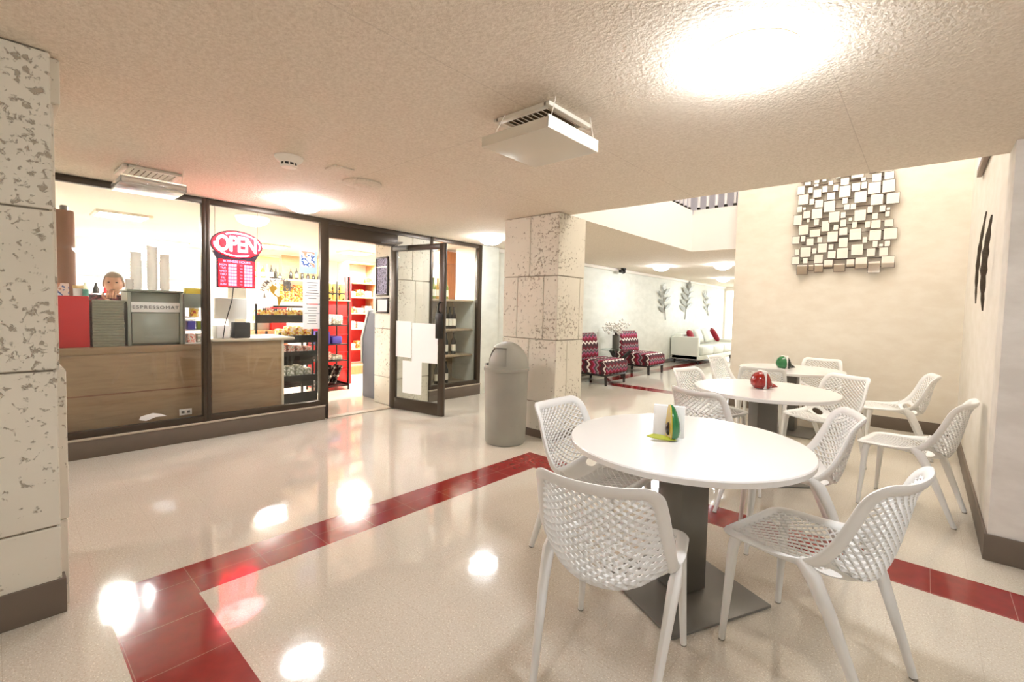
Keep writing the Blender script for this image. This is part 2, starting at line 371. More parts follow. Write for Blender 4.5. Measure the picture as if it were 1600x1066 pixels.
# coursed stone pillars
def pillar(name, x0, x1, y0, y1, joints, vj, base=None):
    mb = bx(x0+.012, x1-.012, y0+.012, y1-.012, 0, CZ-.002, mi=1)
    zs = [0]+joints+[CZ-.002]
    for i in range(len(zs)-1):
        z0, z1 = zs[i]+.004, zs[i+1]-.004
        cx = [x0]+[v for v in sorted(vj[i % len(vj)][0]) if x0+.05 < v < x1-.05]+[x1]; cy = [y0]+[v for v in sorted(vj[i % len(vj)][1]) if y0+.05 < v < y1-.05]+[y1]
        for a, b in zip(cx, cx[1:]):
            for c, d in zip(cy, cy[1:]): mb.box(a+.003*(a > x0), b-.003*(b < x1), c+.003*(c > y0), d-.003*(d < y1), z0, z1, .004, 0, 1)
    return struct(name, mb, ['coral', 'mortar'])
J = [.38, 1.045, 1.71]
VJ = [([-3.27], [4.0]), ([-3.24], [3.9]), ([-3.05, -3.42], [4.1]), ([-3.25], [])]
pillar('pillar_1', -3.63, -2.865, 3.71, 4.18, J, VJ)
pillar('pillar_2', -3.4, -2.77, -.75, .168, J, [([], [-.45]), ([], [-.3]), ([], [-.5]), ([], [-.35])])
struct('pillar_3', bx(-3.3, -2.83, -.7, .194, .0, .38, .006).box(-3.3, -2.83, -.7, .198, .384, 1.041, .006).box(-3.3, -2.83, -.7, .179, 1.045, 2.16, .006).box(-3.3, -2.83, -.7, .20, 2.164, CZ-.002, .006), ['coral'])
pillar('pillar_4', -5.9, -5.36, 3.46, 3.99, J, [([], [3.8]), ([], [3.66]), ([], [3.75]), ([], [3.7])])
# vinyl bases
struct('baseboard_left', bx(-3.41, -2.758, -.76, .18, 0, .15, .003), 'base')
struct('baseboard_column', bx(-3.64, -2.86, 3.703, 4.19, 0, .085, .003), 'base')
struct('baseboard_back', bx(-2.2, .315, 7.118, 7.13, 0, .15, .003), 'base')
struct('baseboard_right', bx(.316, .33, 3.618, 7.118, 0, .15, .003).box(.316, 4.1, 3.616, 3.63, 0, .15, .003), 'base')
struct('baseboard_lounge', bx(-5.42, -5.408, 5.36, 16.6, 0, .1, .003), 'base')

# ------------------------------------------------------------------ shop front
struct('trim_2', bx(-5.47, -5.335, -.2, 2.5, 0, .155, .004, mi=0).box(-5.48, -5.33, -.2, 2.505, .155, .173, .004, mi=1), ['base', 'sill'])
struct('trim_3', bx(-5.47, -5.335, 3.99, 4.97, 0, .155, .004, mi=0).box(-5.48, -5.33, 3.99, 4.975, .155, .173, .004, mi=1), ['base', 'sill'])
def window(name, y0, y1, lw, rw, z0=.173, z1=CZ-.003, th=.055):
    mb = MB()
    mb.box(-5.41, -5.345, y0, y1, z0, z0+.058, .004); mb.box(-5.41, -5.345, y0, y1, z1-th, z1, .004)
    mb.box(-5.412, -5.343, y0, y0+lw, z0, z1, .004); mb.box(-5.412, -5.343, y1-rw, y1, z0, z1, .004)
    w = struct(name, mb, 'bronze')
    MB().box(-5.38, -5.374, y0+lw-.005, y1-rw+.005, z0+.05, z1-th+.005).obj('pane', 'glass', w, smooth=False)
    return w
window('window_1', -.2, 1.343, .05, .033)
window('window_2', 1.343, 2.535, .033, .085)
window('window_3', 3.99, 4.97, .04, .075)
struct('door_frame_1', bx(-5.45, -5.345, 2.535, 2.545, 0, CZ-.003, .002).box(-5.45, -5.345, 2.535, 3.46, 2.14, 2.29, .006).box(-5.41, -5.35, 2.535, 3.99, 2.29, CZ-.003, .004).box(-5.43, -5.345, 3.405, 3.46, 0, 2.14, .004).box(-5.45, -5.34, 2.545, 3.405, 0, .012, .003, mi=1), ['bronze', 'sill'])
# open glass door leaf, hinged at y=3.4
DA = math.atan2(.17, .90)
d = bpy.data.objects.new('door_1', None); COL.objects.link(d); d.location = (-5.365, 3.395, .012); d.rotation_euler = (0, 0, DA); d['kind'] = 'structure'
mb = MB(); W = .905
mb.box(0, .085, -.022, .022, 0, 2.125, .004); mb.box(W-.085, W, -.022, .022, 0, 2.125, .004)
mb.box(.08, W-.08, -.022, .022, 0, .15, .004); mb.box(.08, W-.08, -.022, .022, 2.055, 2.125, .004)
mb.obj('door_leaf', 'bronze', d)
bx(.08, W-.08, -.003, .003, .14, 2.06).obj('pane', 'glass', d, smooth=False)
MB().box(W-.11, W-.005, -.05, -.02, .96, 1.27, .006).tube([(W-.05, -.03, 1.27), (W-.05, -.065, 1.30), (W-.05, -.065, 1.38), (W-.05, -.03, 1.41)], .012).obj('handle', 'black', d)
mb = MB(); mb.box(.06, .30, -.06, -.022, 2.06, 2.115, .006); mb.tube([(.1, -.05, 2.13), (.3, -.12, 2.14), (.02, -.2, 2.145)], .01); mb.obj('door_closer', 'steel', d)
def on_door(u0, u1, z0, z1, label, name='paper_notice'):
    p = Matrix.Translation((-5.365, 3.395, 0)) @ Rz(DA)
    o = bx(u0, u1, -.0065, -.0035, z0, z1).obj(name, 'paper', smooth=False); o.matrix_world = p
    return tag(o, label, 'paper', 'papers taped to the glass door')
on_door(.07, .355, .70, 1.165, 'white sheet taped on the open glass door, nearer the hinge')
on_door(.37, .80, .655, 1.15, 'white sheet taped on the open glass door beside the dark push plate')
on_door(.21, .54, .235, .655, 'white sheet taped on the open glass door, below the other two')

# ------------------------------------------------------------------ dining chairs
def smoothstep(pts, n):
    P = [Vector(p) for p in pts]; L = [0]
    for a, b in zip(P, P[1:]): L.append(L[-1]+(b-a).length)
    out = []
    for k in range(n+1):
        s = L[-1]*k/n; i = max(j for j in range(len(L)) if L[j] <= s+1e-9); i = min(i, len(P)-2); f = (s-L[i])/(L[i+1]-L[i])
        p0, p1, p2, p3 = P[max(i-1, 0)], P[i], P[i+1], P[min(i+2, len(P)-1)]
        out.append(.5*((2*p1)+(p2-p0)*f+(2*p0-5*p1+4*p2-p3)*f*f+(3*p1-p0-3*p2+p3)*f**3))
    return out
NV = 60
RAIL = smoothstep([(.275, .452), (.19, .458), (.09, .462), (0, .475), (-.07, .505), (-.13, .575), (-.175, .66), (-.215, .75), (-.262, .812)], NV)
CENT = smoothstep([(.285, .445), (.19, .448), (.08, .44), (-.02, .415), (-.10, .392), (-.165, .395), (-.205, .44), (-.235, .53), (-.258, .64), (-.28, .74), (-.312, .802)], NV)
WID = smoothstep([(0, .218), (.2, .232), (.42, .243), (.6, .242), (.8, .228), (1., .208)], NV)
def S(u, v):
    f = max(0, min(1, v))*NV; i = min(int(f), NV-1); f -= i
    r = RAIL[i].lerp(RAIL[i+1], f); c = CENT[i].lerp(CENT[i+1], f); w = WID[i].y*(1-f)+WID[i+1].y*f
    k = abs(u)**2.4; q = c.lerp(r, k)
    return Vector((u*w, q.x, q.y))
def lattice(u1, v0, v1, nu, nv, th, cut=None):
    t = bmesh.new(); g = {}
    for i in range(2*nu+1):
        for j in range(2*nv+1):
            if (i+j) % 2 == 0: g[i, j] = t.verts.new(S(-u1+2*u1*i/(2*nu), v0+(v1-v0)*j/(2*nv)))
    for i in range(2*nu+1):
        for j in range(2*nv+1):
            if (i+j) % 2:
                q = [g[a] for a in ((i-1, j), (i, j-1), (i+1, j), (i, j+1)) if a in g]
                if len(q) > 2: t.faces.new(q)
    bmesh.ops.recalc_face_normals(t, faces=t.faces)
    bmesh.ops.wireframe(t, faces=t.faces, thickness=th, offset=0, use_replace=True, use_boundary=True, use_even_offset=False)
    return t
def rounded_uv(n, ru=.2, rv=.075):
    """loop of (u,v) on a rounded rectangle, u in [-1,1], v in [0,1]"""
    out = []
    for cu, cv, a0 in ((1-ru, 1-rv, 0), (-1+ru, 1-rv, 90), (-1+ru, rv, 180), (1-ru, rv, 270)):
        for k in range(9):
            a = math.radians(a0+90*k/8); out.append((cu+ru*math.cos(a), cv+rv*math.sin(a)))
        nxt = {0: (-1+ru, 1), 90: (-1, rv), 180: (1-ru, 0), 270: (1, 1-rv)}[a0]
        st = out[-1]; m = 8 if a0 in (0, 180) else 26
        for k in range(1, m): out.append((st[0]+(nxt[0]-st[0])*k/m, st[1]+(nxt[1]-st[1])*k/m))
    return out
def surf_normal(u, v):
    u = max(-.95, min(.95, u)); v = max(.03, min(.97, v)); e = .02
    a = S(u+e, v)-S(u-e, v); b = S(u, v+e)-S(u, v-e); return a.cross(b).normalized()
def make_chair(label):
    r = thing('dining_chair', label, 'chair', group='white lattice chairs round the tables')
    uvl = rounded_uv(8); pts = []; nrm = []
    for u, v in uvl:
        pts.append(S(u*.945, .014+.972*v)); nrm.append(surf_normal(u, v))
    mb = MB(); mb.tube(pts, 1., seg=10, closed=True, flat=(.0245, .0115, lambda i: nrm[i]))
    # broad flat rim inside the tube + solid web with two oval openings at the bend
    t = bmesh.new(); us = [-.97, -.86, -.56, -.28, 0, .28, .56, .86, .97]; vs = [.395, .44, .535, .575]
    g = [[t.verts.new(S(u, v)) for v in vs] for u in us]
    for i in range(8):
        for j in range(3):
            if j == 1 and i in (1, 6): continue
            t.faces.new((g[i][j], g[i+1][j], g[i+1][j+1], g[i][j+1]))
    bmesh.ops.recalc_face_normals(t, faces=t.faces)
    me = bpy.data.meshes.new('w'); t.to_mesh(me); t.free(); o = bpy.data.objects.new('w', me); COL.objects.link(o)
    s1 = o.modifiers.new('s', 'SOLIDIFY'); s1.thickness = .011; s1.offset = 0; s2 = o.modifiers.new('b', 'SUBSURF'); s2.levels = 2; s2.render_levels = 2
    me2 = bpy.data.meshes.new_from_object(o.evaluated_get(bpy.context.evaluated_depsgraph_get())); bpy.data.objects.remove(o)
    mb.addmesh(me2); bpy.data.meshes.remove(me2)
    mb.obj('shell_frame', 'chair', r, angle=1.2)
    b = MB(); b.add(lattice(.93, .04, .405, 11, 9, .0098)); b.obj('seat', 'chairback', r, angle=.9)
    b = MB(); b.add(lattice(.93, .56, .97, 11, 12, .0150)); b.obj('backrest', 'chairback', r, angle=.9)
    for sx in (-1, 1):
        m = MB(); P = [Vector((sx*.196, .225, .452)), Vector((sx*.205, .236, .40)), Vector((sx*.215, .246, .2)), Vector((sx*.225, .256, .004))]
        m.tube(P, [.024, .021, .0165, .0125], 12); m.tube([P[3], P[3]-Vector((0, 0, .004))], .0135, 12, mi=1); m.obj('leg', ['chair', 'foot'], r)
        m = MB(); P = [Vector((sx*.238, -.035, .487)), Vector((sx*.236, -.085, .44)), Vector((sx*.228, -.14, .33)), Vector((sx*.212, -.212, .15)), Vector((sx*.2, -.268, .004))]
        m.tube(P, [.017, .026, .0215, .0165, .0135], 12, flat=(.85, 1.15)); m.tube([P[4], P[4]-Vector((0, 0, .004))], .0145, 12, mi=1); m.obj('leg', ['chair', 'foot'], r)
    return r
CH = [
 (-.849, 1.497, 103, 'white lattice chair seen from behind, nearest the camera, at the table with the avocado holder'),
 (-.276, 2.09, 165, 'white lattice chair turned sideways right of the avocado table, before the red stripe'),
 (-1.386, 2.164, 0, 'white lattice chair between the nearest table and the bend of the red stripe'),
 (-.545, 3.03, 200, 'white lattice chair tucked under the far right edge of the avocado table'),
 (-1.16, 3.48, 75, 'white lattice chair with its back just behind the avocado napkins, facing the red ornament'),
 (-1.53, 4.38, -13, 'white lattice chair at the lounge side of the table with the red ornament'),
 (-.02, 4.255, 170, 'white lattice chair seen in full profile beside the right wall baseboard'),
 (-.66, 4.93, 238, 'white lattice chair showing its front behind the right end of the red ornament table'),
 (-1.345, 5.45, 105, 'white lattice chair whose back stands between the red ornament and the green one'),
 (-1.84, 6.13, -7, 'white lattice chair nearest the lounge sofa, at the farthest table'),
 (-.18, 5.93, 188, 'white lattice chair in profile before the back wall, right of the farthest table'),
 (-1.0, 6.73, 270, 'white lattice chair against the back wall behind the farthest table'),
]
ch0 = make_chair(CH[0][3]); ch0.location = (CH[0][0], CH[0][1], 0); ch0.rotation_euler = (0, 0, math.radians(CH[0][2]-90))
for x, y, a, lb in CH[1:]: dup(ch0, (x, y, 0), math.radians(a-90), lb)

# ------------------------------------------------------------------ tables
def make_table(x, y, rz, label, prz=0.):
    r = thing('dining_table', label, 'table', (x, y, 0), rz, 'round white tables in a row')
    MB().lathe([(0, .708), (.545, .708), (.555, .712), (.557, .735), (.553, .74), (0, .74)], 96).obj('tabletop', 'top', r, angle=.35)
    bx(-.085, .085, -.085, .085, .02, .69, .006).obj('column', 'steel2', r)
    bx(-.2, .2, -.2, .2, .69, .708, .003).obj('top_plate', 'black', r)
    bx(-.29, .29, -.29, .29, .001, .014, .004).obj('base_plate', 'steel', r)
    return r
t0 = make_table(-.864, 2.172, math.radians(63.9), 'round white pedestal table nearest the camera, carrying the avocado napkin holder')
dup(t0, (-1.012, 4.2, 0), math.radians(40), 'round white pedestal table in the middle, carrying the red ornament')
dup(t0, (-1.19, 6.10, 0), 0., 'round white pedestal table farthest back, carrying the green ornament')

# avocado napkin holder
ax, ay = -.918, 2.105
na = math.atan2(-.77, -.89)       # the cut face looks this way
h = thing('napkin_holder', 'glazed avocado half with brown pit and pale leaf on the nearest table', 'napkin holder', (ax, ay, .74), na)
prof = [(0, .004), (.03, .004), (.046, .02), (.051, .05), (.047, .085), (.036, .125), (.024, .155), (.012, .170), (0, .174)]
MB().lathe(prof, 20, a0=PI/2, a1=3*PI/2).obj('skin', 'green', h)
m = MB(); pf = [(-r_*.93, z) for r_, z in prof if r_ > 1e-4]+[(0, .171)]+[(r_*.93, z) for r_, z in reversed(prof) if r_ > 1e-4]
m.prism(pf, .006, mtx=Matrix(((0, 0, 1, 0), (1, 0, 0, 0), (0, 1, 0, 0), (0, 0, 0, 1)))); m.obj('flesh', 'flesh', h)
MB().ball((.006, .0, .055), (.014, .02, .032)).obj('pit', 'pit', h)
m = MB(); L = [(-.085, -.02), (-.05, .018), (0, .028), (.05, .018), (.095, 0), (.05, -.016), (0, -.026), (-.05, -.028)]
m.prism([(a*.8, b*.8) for a, b in L], .006, mtx=Rz(-na) @ T(-.022, -.05, .016) @ Rz(.42) @ Rx(.3) @ Ry(.14), bev=.002); m.obj('leaf', 'leafg', h)
tag(bx(-.075, .075, -.012, .012, 0, .155, .002).obj('napkin_stack', 'paper', loc=(ax-.03, ay+.058, .7405), rot=(0, 0, math.radians(20))), 'upright stack of white napkins behind the avocado half', 'napkins')

def fruit_holder(x, y, col, col2, rz, label, nlab):
    h = thing('napkin_holder', label, 'napkin holder', (x, y, .74), rz)
    MB().lathe([(0, .002), (.05, .004), (.075, .03), (.08, .065), (.07, .105), (.045, .135), (0, .148)], 20, a0=PI/2, a1=3*PI/2, c=(-.014, 0, 0)).obj('body', col, h)
    MB().lathe([(0, .002), (.05, .004), (.072, .03), (.06, .065), (.045, .105), (.03, .13), (0, .14)], 20, a0=-PI/2, a1=PI/2, c=(.014, 0, 0)).obj('cap', col2, h)
    MB().tube([(.06, 0, .026), (.09, 0, .026), (.115, .0, .02), (.135, 0, .014)], [.022, .02, .012, .003], 10).obj('stem', col2, h)
    tag(bx(-.0135, .0135, -.055, .055, 0, .15, .003).obj('napkin_stack', 'paper', loc=(x, y, .7405), rot=(0, 0, rz)), nlab, 'napkins')
fruit_holder(-1.03, 4.2, 'redglaze', 'redglaze', math.radians(42), 'round red glazed ornament with a pointed tail on the middle table', 'white napkins held between the halves of the red ornament')
fruit_holder(-1.25, 6.05, 'green', 'darkglaze', math.radians(42), 'green and dark glazed ornament on the farthest table', 'white napkins held between the halves of the green ornament')

# ------------------------------------------------------------------ trash can
tc = thing('trash_can', 'tall grey domed trash can standing in front of the stone column', 'trash can', (-3.22, 3.36, 0), math.radians(-108))
MB().lathe([(0, .003), (.195, .003), (.205, .02), (.213, .3), (.222, .72), (.222, .735)], 48).lathe([(.222, .735), (.232, .737), (.232, .765), (.222, .768)], 48).obj('barrel', 'trash', tc)
t = bmesh.new(); R0 = .222; seg, lat = 48, 14
ring = [[t.verts.new((R0*math.cos(b)*math.cos(2*PI*k/seg), R0*math.cos(b)*math.sin(2*PI*k/seg), .768+.26*math.sin(b))) for k in range(seg)] for b in [PI/2*.985*i/lat for i in range(lat+1)]]
for i in range(lat):
    for k in range(seg):
        kk = (k+seg//2) % seg-seg//2
        if abs(kk+.5) < 8 and 1 <= i < 8: continue
        t.faces.new((ring[i][k], ring[i][(k+1) % seg], ring[i+1][(k+1) % seg], ring[i+1][k]))
t.faces.new(ring[lat])
bmesh.ops.recalc_face_normals(t, faces=t.faces)
bmesh.ops.solidify(t, geom=t.faces[:], thickness=.006)
m = MB(); m.add(t); m.obj('dome_lid', 'trash', tc)
t = bmesh.new(); R1 = .206
ring = [[t.verts.new((R1*math.cos(b)*math.cos(a), R1*math.cos(b)*math.sin(a), .766+.245*math.sin(b))) for a in [math.radians(0+72*k/20) for k in range(21)]] for b in [PI/2*.62*i/8 for i in range(9)]]
for i in range(8):
    for k in range(20): t.faces.new((ring[i][k], ring[i][k+1], ring[i+1][k+1], ring[i+1][k]))
m = MB(); m.add(t); m.obj('swing_flap', 'trash', tc)
MB().lathe([(0, .74), (.18, .74)], 24).obj('bin_shade_disc', 'dark', tc)  # dark disc put in as the shade inside the can

# ------------------------------------------------------------------ mirrored wall art
TB = """170,190,262,240;285,170,380,215;388,165,425,208;458,150,503,208;510,140,588,182;588,125,695,205;740,105,798,165;830,85,942,150
200,238,255,268;278,220,325,250;345,205,385,236;280,255,320,280;398,230,440,268;498,203,572,265;668,200,712,232;760,165,842,235;862,152,948,218
138,272,202,345;228,280,270,330;270,300,342,370;345,270,392,325;438,262,484,318;486,268,583,365;590,245,666,315;670,235,722,295;725,240,835,338;845,220,955,325
148,346,236,430;238,378,282,430;285,385,355,452;385,327,455,390;512,368,562,422;612,315,718,410;748,340,855,430;878,328,992,420
135,440,180,492;182,448,212,476;358,395,455,488;258,460,348,545;527,424,578,475;580,420,630,470;720,440,770,498;822,433,876,488;880,450,915,478
108,515,180,600;188,480,250,543;400,485,492,575;498,488,545,540;612,470,712,562;760,495,812,548;868,482,912,528;565,535,598,565
150,598,235,680;218,545,245,578;276,548,322,603;240,632,330,695;340,560,408,650;440,595,484,640;495,550,548,612;592,570,638,622;700,565,748,620;752,555,835,625;862,550,940,612
95,690,160,755;165,685,208,738;213,708,278,770;305,695,350,745;388,650,478,740;487,618,560,683;572,628,675,722;735,635,838,725;855,620,970,715
482,703,562,783;680,695,724,748;762,727,810,782;862,724,914,775;816,750,855,778
118,798,160,850;165,780,253,865;262,790,302,838;310,750,388,828;396,755,442,803;586,757,688,848;713,790,790,857;818,782,896,855;390,810,460,875;468,788,564,878
92,860,158,925;185,868,228,918;278,843,355,916;358,885,435,948;545,880,616,945;620,865,722,960;837,855,950,952
135,928,225,1012;230,926,275,975;280,918,355,990;440,918,538,985;725,898,830,995"""
w = thing('mirror_wall_art', 'large wall piece of many square mirror tiles on the cream back wall', 'wall art', (0, 7.10, 0))
CAMF = dict(f=717.748, cx=837.381, cy=519.761, yaw=.7022686, pitch=.0481884, roll=.0261884)
def cam_axes():
    y, p, r = CAMF['yaw'], CAMF['pitch'], CAMF['roll']
    f = Vector((-math.sin(y), math.cos(y), 0)); rt = Vector((math.cos(y), math.sin(y), 0)); u = Vector((0, 0, 1))
    f2 = f*math.cos(p)-u*math.sin(p); u2 = u*math.cos(p)+f*math.sin(p)
    return rt*math.cos(r)+u2*math.sin(r), u2*math.cos(r)-rt*math.sin(r), f2
AX = cam_axes()
# tile table was measured on a photo enlargement; convert once to metres on the wall
def wall_xz(a, b, Y=7.09):
    px_, py_ = 1220+a/5.33, 240+b/5.33
    d_ = AX[0]*((px_-CAMF['cx'])/CAMF['f'])-AX[1]*((py_-CAMF['cy'])/CAMF['f'])+AX[2]
    k_ = Y/d_.y; return d_.x*k_, 1.35+d_.z*k_
rows = [r_ for ln in TB.split('\n') for r_ in ln.split(';')]
bmb = MB()
for q in rows:
    a, b, c, e = map(float, q.split(',')); X0, Z1 = wall_xz(a, (b+e)/2)[0], wall_xz((a+c)/2, b)[1]; X1, Z0 = wall_xz(c, (b+e)/2)[0], wall_xz((a+c)/2, e)[1]
    dp = random.choice((0, .006, .012, .018))
    t = bmesh.new(); bmesh.ops.create_cube(t, size=1.)
    for v in t.verts: v.co = Vector((X0+(v.co.x+.5)*(X1-X0), -.012-dp+v.co.y*.012, Z0+(v.co.z+.5)*(Z1-Z0)))
    fr = [f_ for f_ in t.faces if f_.normal.y < -.5]
    res = bmesh.ops.inset_region(t, faces=fr, thickness=.005, depth=.002)
    m = MB(); m.add(t)
    for f_ in m.bm.faces: f_.material_index = 1
    m.bm.faces.ensure_lookup_table()
    for f_ in m.bm.faces:
        if f_.normal.y < -.98: f_.material_index = 0
    m.obj('mirror_tile', ['mirror', 'mirroredge'], w, smooth=False)
    bmb.box((X0+X1)/2-.008, (X0+X1)/2+.008, -.008-dp, .024, Z0+.01, Z1-.01)
for z in [2.0+.11*i for i in range(12)]: bmb.box(-1.33, -.42, .004, .016, z, z+.008)
bmb.obj('backing_frame', 'mirroredge', w, smooth=False)

# sculptures on the right wall
ws = thing('wall_sculpture', 'pair of slender dark bark-textured strips hung upright on the right wall', 'wall art', (.325, 4.7, 1.8))
for (ya, za, yb, zb, rr) in ((.07, .37, .46, -.30, .008), (-.36, .27, -.18, -.37, .014)):
    n = 16; P = [(-.022-.014*math.sin(PI*k/n), ya+(yb-ya)*k/n, za+(zb-za)*k/n) for k in range(n+1)]
    MB().tube(P, [.003+rr*math.sin(PI*(k+.6)/(n+1.2))*(1+.25*math.sin(k*2.3)) for k in range(n+1)], 10, flat=(1., .7)).obj('strip', 'wmetal2', ws)
wp = thing('wall_picture', 'brown framed picture high on the right wall, mostly hidden by the ceiling edge', 'picture', (.325, 5.4, 3.0))
bx(-.035, 0, -.45, .45, -.33, .33, .004).obj('frame', 'brown', wp); bx(-.037, -.034, -.4, .4, -.28, .28).obj('print', 'upper', wp)

# ------------------------------------------------------------------ upper level railing
def railing(label, pts, n, ax):
    r = thing('railing', label, 'railing', (*pts[0], 2.93), 0, 'railings of the upper level')
    (x0, y0), (x1, y1) = pts; dx, dy = x1-x0, y1-y0
    m = MB(); m.tube([(0, 0, .95), (dx, dy, .95)], .025, 8); m.obj('handrail', 'picket', r)
    m = MB(); e = .03
    if ax == 'x': m.box(0, dx, -e, e, 0.002, .065)
    else: m.box(-e, e, 0, dy, 0.002, .065)
    m.obj('curb', 'fascia', r, smooth=False)
    for k in range(n):
        f = (k+.5)/n; x, y = dx*f, dy*f
        p = bx(x-.017, x+.017, y-.017, y+.017, .065, .94, .003).obj('picket', 'picket', r)
        bx(x-.021, x+.021, y-.021, y+.021, .066, .106, .003).obj('picket_shoe', 'black', p)
    return r
railing('white picket railing on the upper level above the lounge, parallel to the back wall', [(-2.89, 7.235), (-2.2, 7.235)], 5, 'x')
railing('white picket railing on the upper level running back from the stone column', [(-2.935, 3.95), (-2.935, 7.2)], 22, 'y')
dr = thing('upper_door', 'brown door on the upper level behind the white pickets', 'door', (-2.55, 9.4, 2.931)); bx(-.3, .3, -.05, -.002, 0, 2.0, .004).obj('door_panel', 'brown', dr); MB().tube([(-.2, -.05, 1.0), (-.2, -.09, 1.0), (-.1, -.09, 1.0)], .012).obj('handle', 'black', dr)

# ------------------------------------------------------------------ ceiling fittings
def vent(x, y, rz, w, l, label):
    r = thing('ceiling_vent', label, 'vent', (x, y, CZ), rz, 'ceiling air vents')
    bx(-w/2+.03, w/2-.03, -l/2+.03, l/2-.03, -.006, -.002).obj('backing', 'ventdark', r)
    m = MB()
    for s in (-1, 1):
        m.box(s*w/2-.018, s*w/2+.018, -l/2-.018, l/2+.018, -.022, -.001, .004); m.box(-w/2, w/2, s*l/2-.018, s*l/2+.018, -.022, -.001, .004)
    m.obj('frame', 'ventwhite', r)
    n = int(w/.033)
    for k in range(1, n):
        x_ = -w/2+w*k/n; MB().box(-.011, .011, -l/2+.015, l/2-.015, -.0015, .0015, mtx=T(x_, 0, -.013) @ Ry(.6)).obj('louvre', 'ventwhite', r)
    return r
vent(-1.60, 1.90, 0, .34, .32, 'square louvred ceiling vent above the near tables')
vent(-4.73, .81, math.radians(90), .32, .36, 'square louvred ceiling vent near the top of the shop window')
def deflector(x, y, z, w, l, m_, label, lip):
    r = thing('air_deflector', label, 'deflector', (x, y, z), 0, 'plastic shields hung under the vents')
    m = MB(); m.box(-w/2, w/2, -l/2, l/2, -.004, .004, .003, mi=0); m.obj('shield', m_, r)
    m = MB(); m.box(w/2-.006, w/2, -l/2, l/2, 0, .055, .002); m.obj('lip', lip, r)
    MB().box(-w/2, w/2, -l/2, -l/2+.006, 0, .045, .002).obj('side_lip', m_, r); MB().box(-w/2, w/2, l/2-.006, l/2, 0, .045, .002).obj('side_lip', m_, r)
    for sx in (-1, 1):
        for sy in (-1, 1): MB().tube([(sx*(w/2-.01), sy*(l/2-.03), .05 if sx > 0 else .0), (sx*(w/2-.05), sy*(l/2-.06)+.05, CZ-z-.022)], .002, 5).obj('cord', 'ventwhite', r)
    return r
deflector(-1.50, 1.77, 2.15, .42, .40, 'deflector', 'white plastic air shield hanging below the vent over the near tables', 'ventwhite')
deflector(-4.45, .765, 2.16, .40, .37, 'clearplastic', 'clear plastic air shield hanging below the vent by the shop window', 'clearplastic')
sd = thing('smoke_detector', 'round white smoke detector on the ceiling', 'smoke detector', (-3.36, 1.32, CZ))
MB().lathe([(.088, -.001), (.088, -.012), (.075, -.03), (.052, -.045)], 32).obj('base', 'lampring', sd); MB().lathe([(.05, -.044), (.05, -.062)], 32).obj('sensor_slots', 'dark', sd)
MB().lathe([(.052, -.06), (.046, -.072), (0, -.074)], 32).obj('cap', 'lampring', sd)
for k in range(10): MB().box(-.004, .004, .048, .053, -.063, -.043, mtx=Rz(2*PI*k/10)).obj('rib', 'lampring', sd)
tag(bx(-.075, .075, -.075, .075, -.012, .0, .003).obj('ceiling_plate', 'ceil', loc=(-3.33, 1.66, CZ)), 'small square blank plate on the ceiling beside the smoke detector', 'ceiling plate')
cp_ = thing('ceiling_cover', 'flat round cover plate on the ceiling behind the square plate', 'ceiling plate', (-3.55, 1.96, CZ))
MB().lathe([(.15, -.001), (.15, -.012), (.14, -.018), (.08, -.02), (0, -.02)], 40).obj('disc', 'ceil', cp_); MB().lathe([(.07, -.0195), (.065, -.028), (0, -.03)], 32).obj('boss', 'ceil', cp_)

def lamp(x, y, z, label, r_=.17, m_='lamp'):
    r = thing('ceiling_light', label, 'ceiling light', (x, y, z), 0, 'ceiling lights')
    MB().lathe([(r_+.012, -.001), (r_+.012, -.008), (r_, -.008)], 40).obj('ring', 'lampring', r)
    MB().lathe([(r_*math.cos(b), -.006-.10*math.sin(b)) for b in [PI/2*k/8 for k in range(9)]], 40).obj('diffuser', m_, r); return r
lamp(-.57, 1.9, CZ, 'bright ceiling light above the nearest table')
lamp(-4.70, 1.98, CZ, 'bright ceiling light in front of the open sign')
lamp(-4.68, 4.50, CZ, 'bright ceiling light between the shop window and the stone column')
lamp(-4.3, 9.1, CZ, 'bright lounge ceiling light above the patterned chairs')
lamp(-3.1, 9.3, CZ, 'bright lounge ceiling light by the edge of the back wall')
lamp(-4.2, 12.7, CZ, 'bright lounge ceiling light above the sofa')
lamp(-3.1, 15.3, CZ, 'bright lounge ceiling light near the far window')
for x, y, s in ((-.57, -1.6, 'over the camera side of the hall'), (2.2, 1.2, 'in the right bay of the hall'), (-4.2, -1.8, 'near the left wall of the hall')): lamp(x, y, CZ, 'added unseen fill light '+s)  # out-of-view lamps added as fill for the hall
def panel(x, y, z, label, w=.46, l=.46, m_='lampshop'):
    r = thing('light_panel', label, 'ceiling light', (x, y, z), 0, 'flat light panels')
    m = MB(); e = .02
    for s in (-1, 1): m.box(s*w/2-e, s*w/2+e, -l/2-e, l/2+e, -.03, -.001, .003); m.box(-w/2, w/2, s*l/2-e, s*l/2+e, -.03, -.001, .003)
    m.obj('frame', 'lampring', r); bx(-w/2, w/2, -l/2, l/2, -.024, -.006).obj('diffuser', m_, r, smooth=False); return r
for x, y, s in ((-7.3, 1.0, 'above the shop counter'), (-9.9, 1.95, 'at the very back of the shop'), (-8.7, 3.1, 'in the middle of the shop ceiling'), (-8.2, 4.4, 'in the shop above the tan shelf unit'), (-6.7, 4.6, 'over the bottle shelves')):
    panel(x, y, CZ, 'flat light panel '+s)
for x, y, s, q in ((-1.6, 5.0, 'high above the middle table', 1.2), (-.4, 6.2, 'high above the farthest table', 1.2), (-4.2, 7.6, 'over the upper level corridor', .55)):
    panel(x, y, 5.3, 'flat light panel '+s, q, q, 'lampatrium')

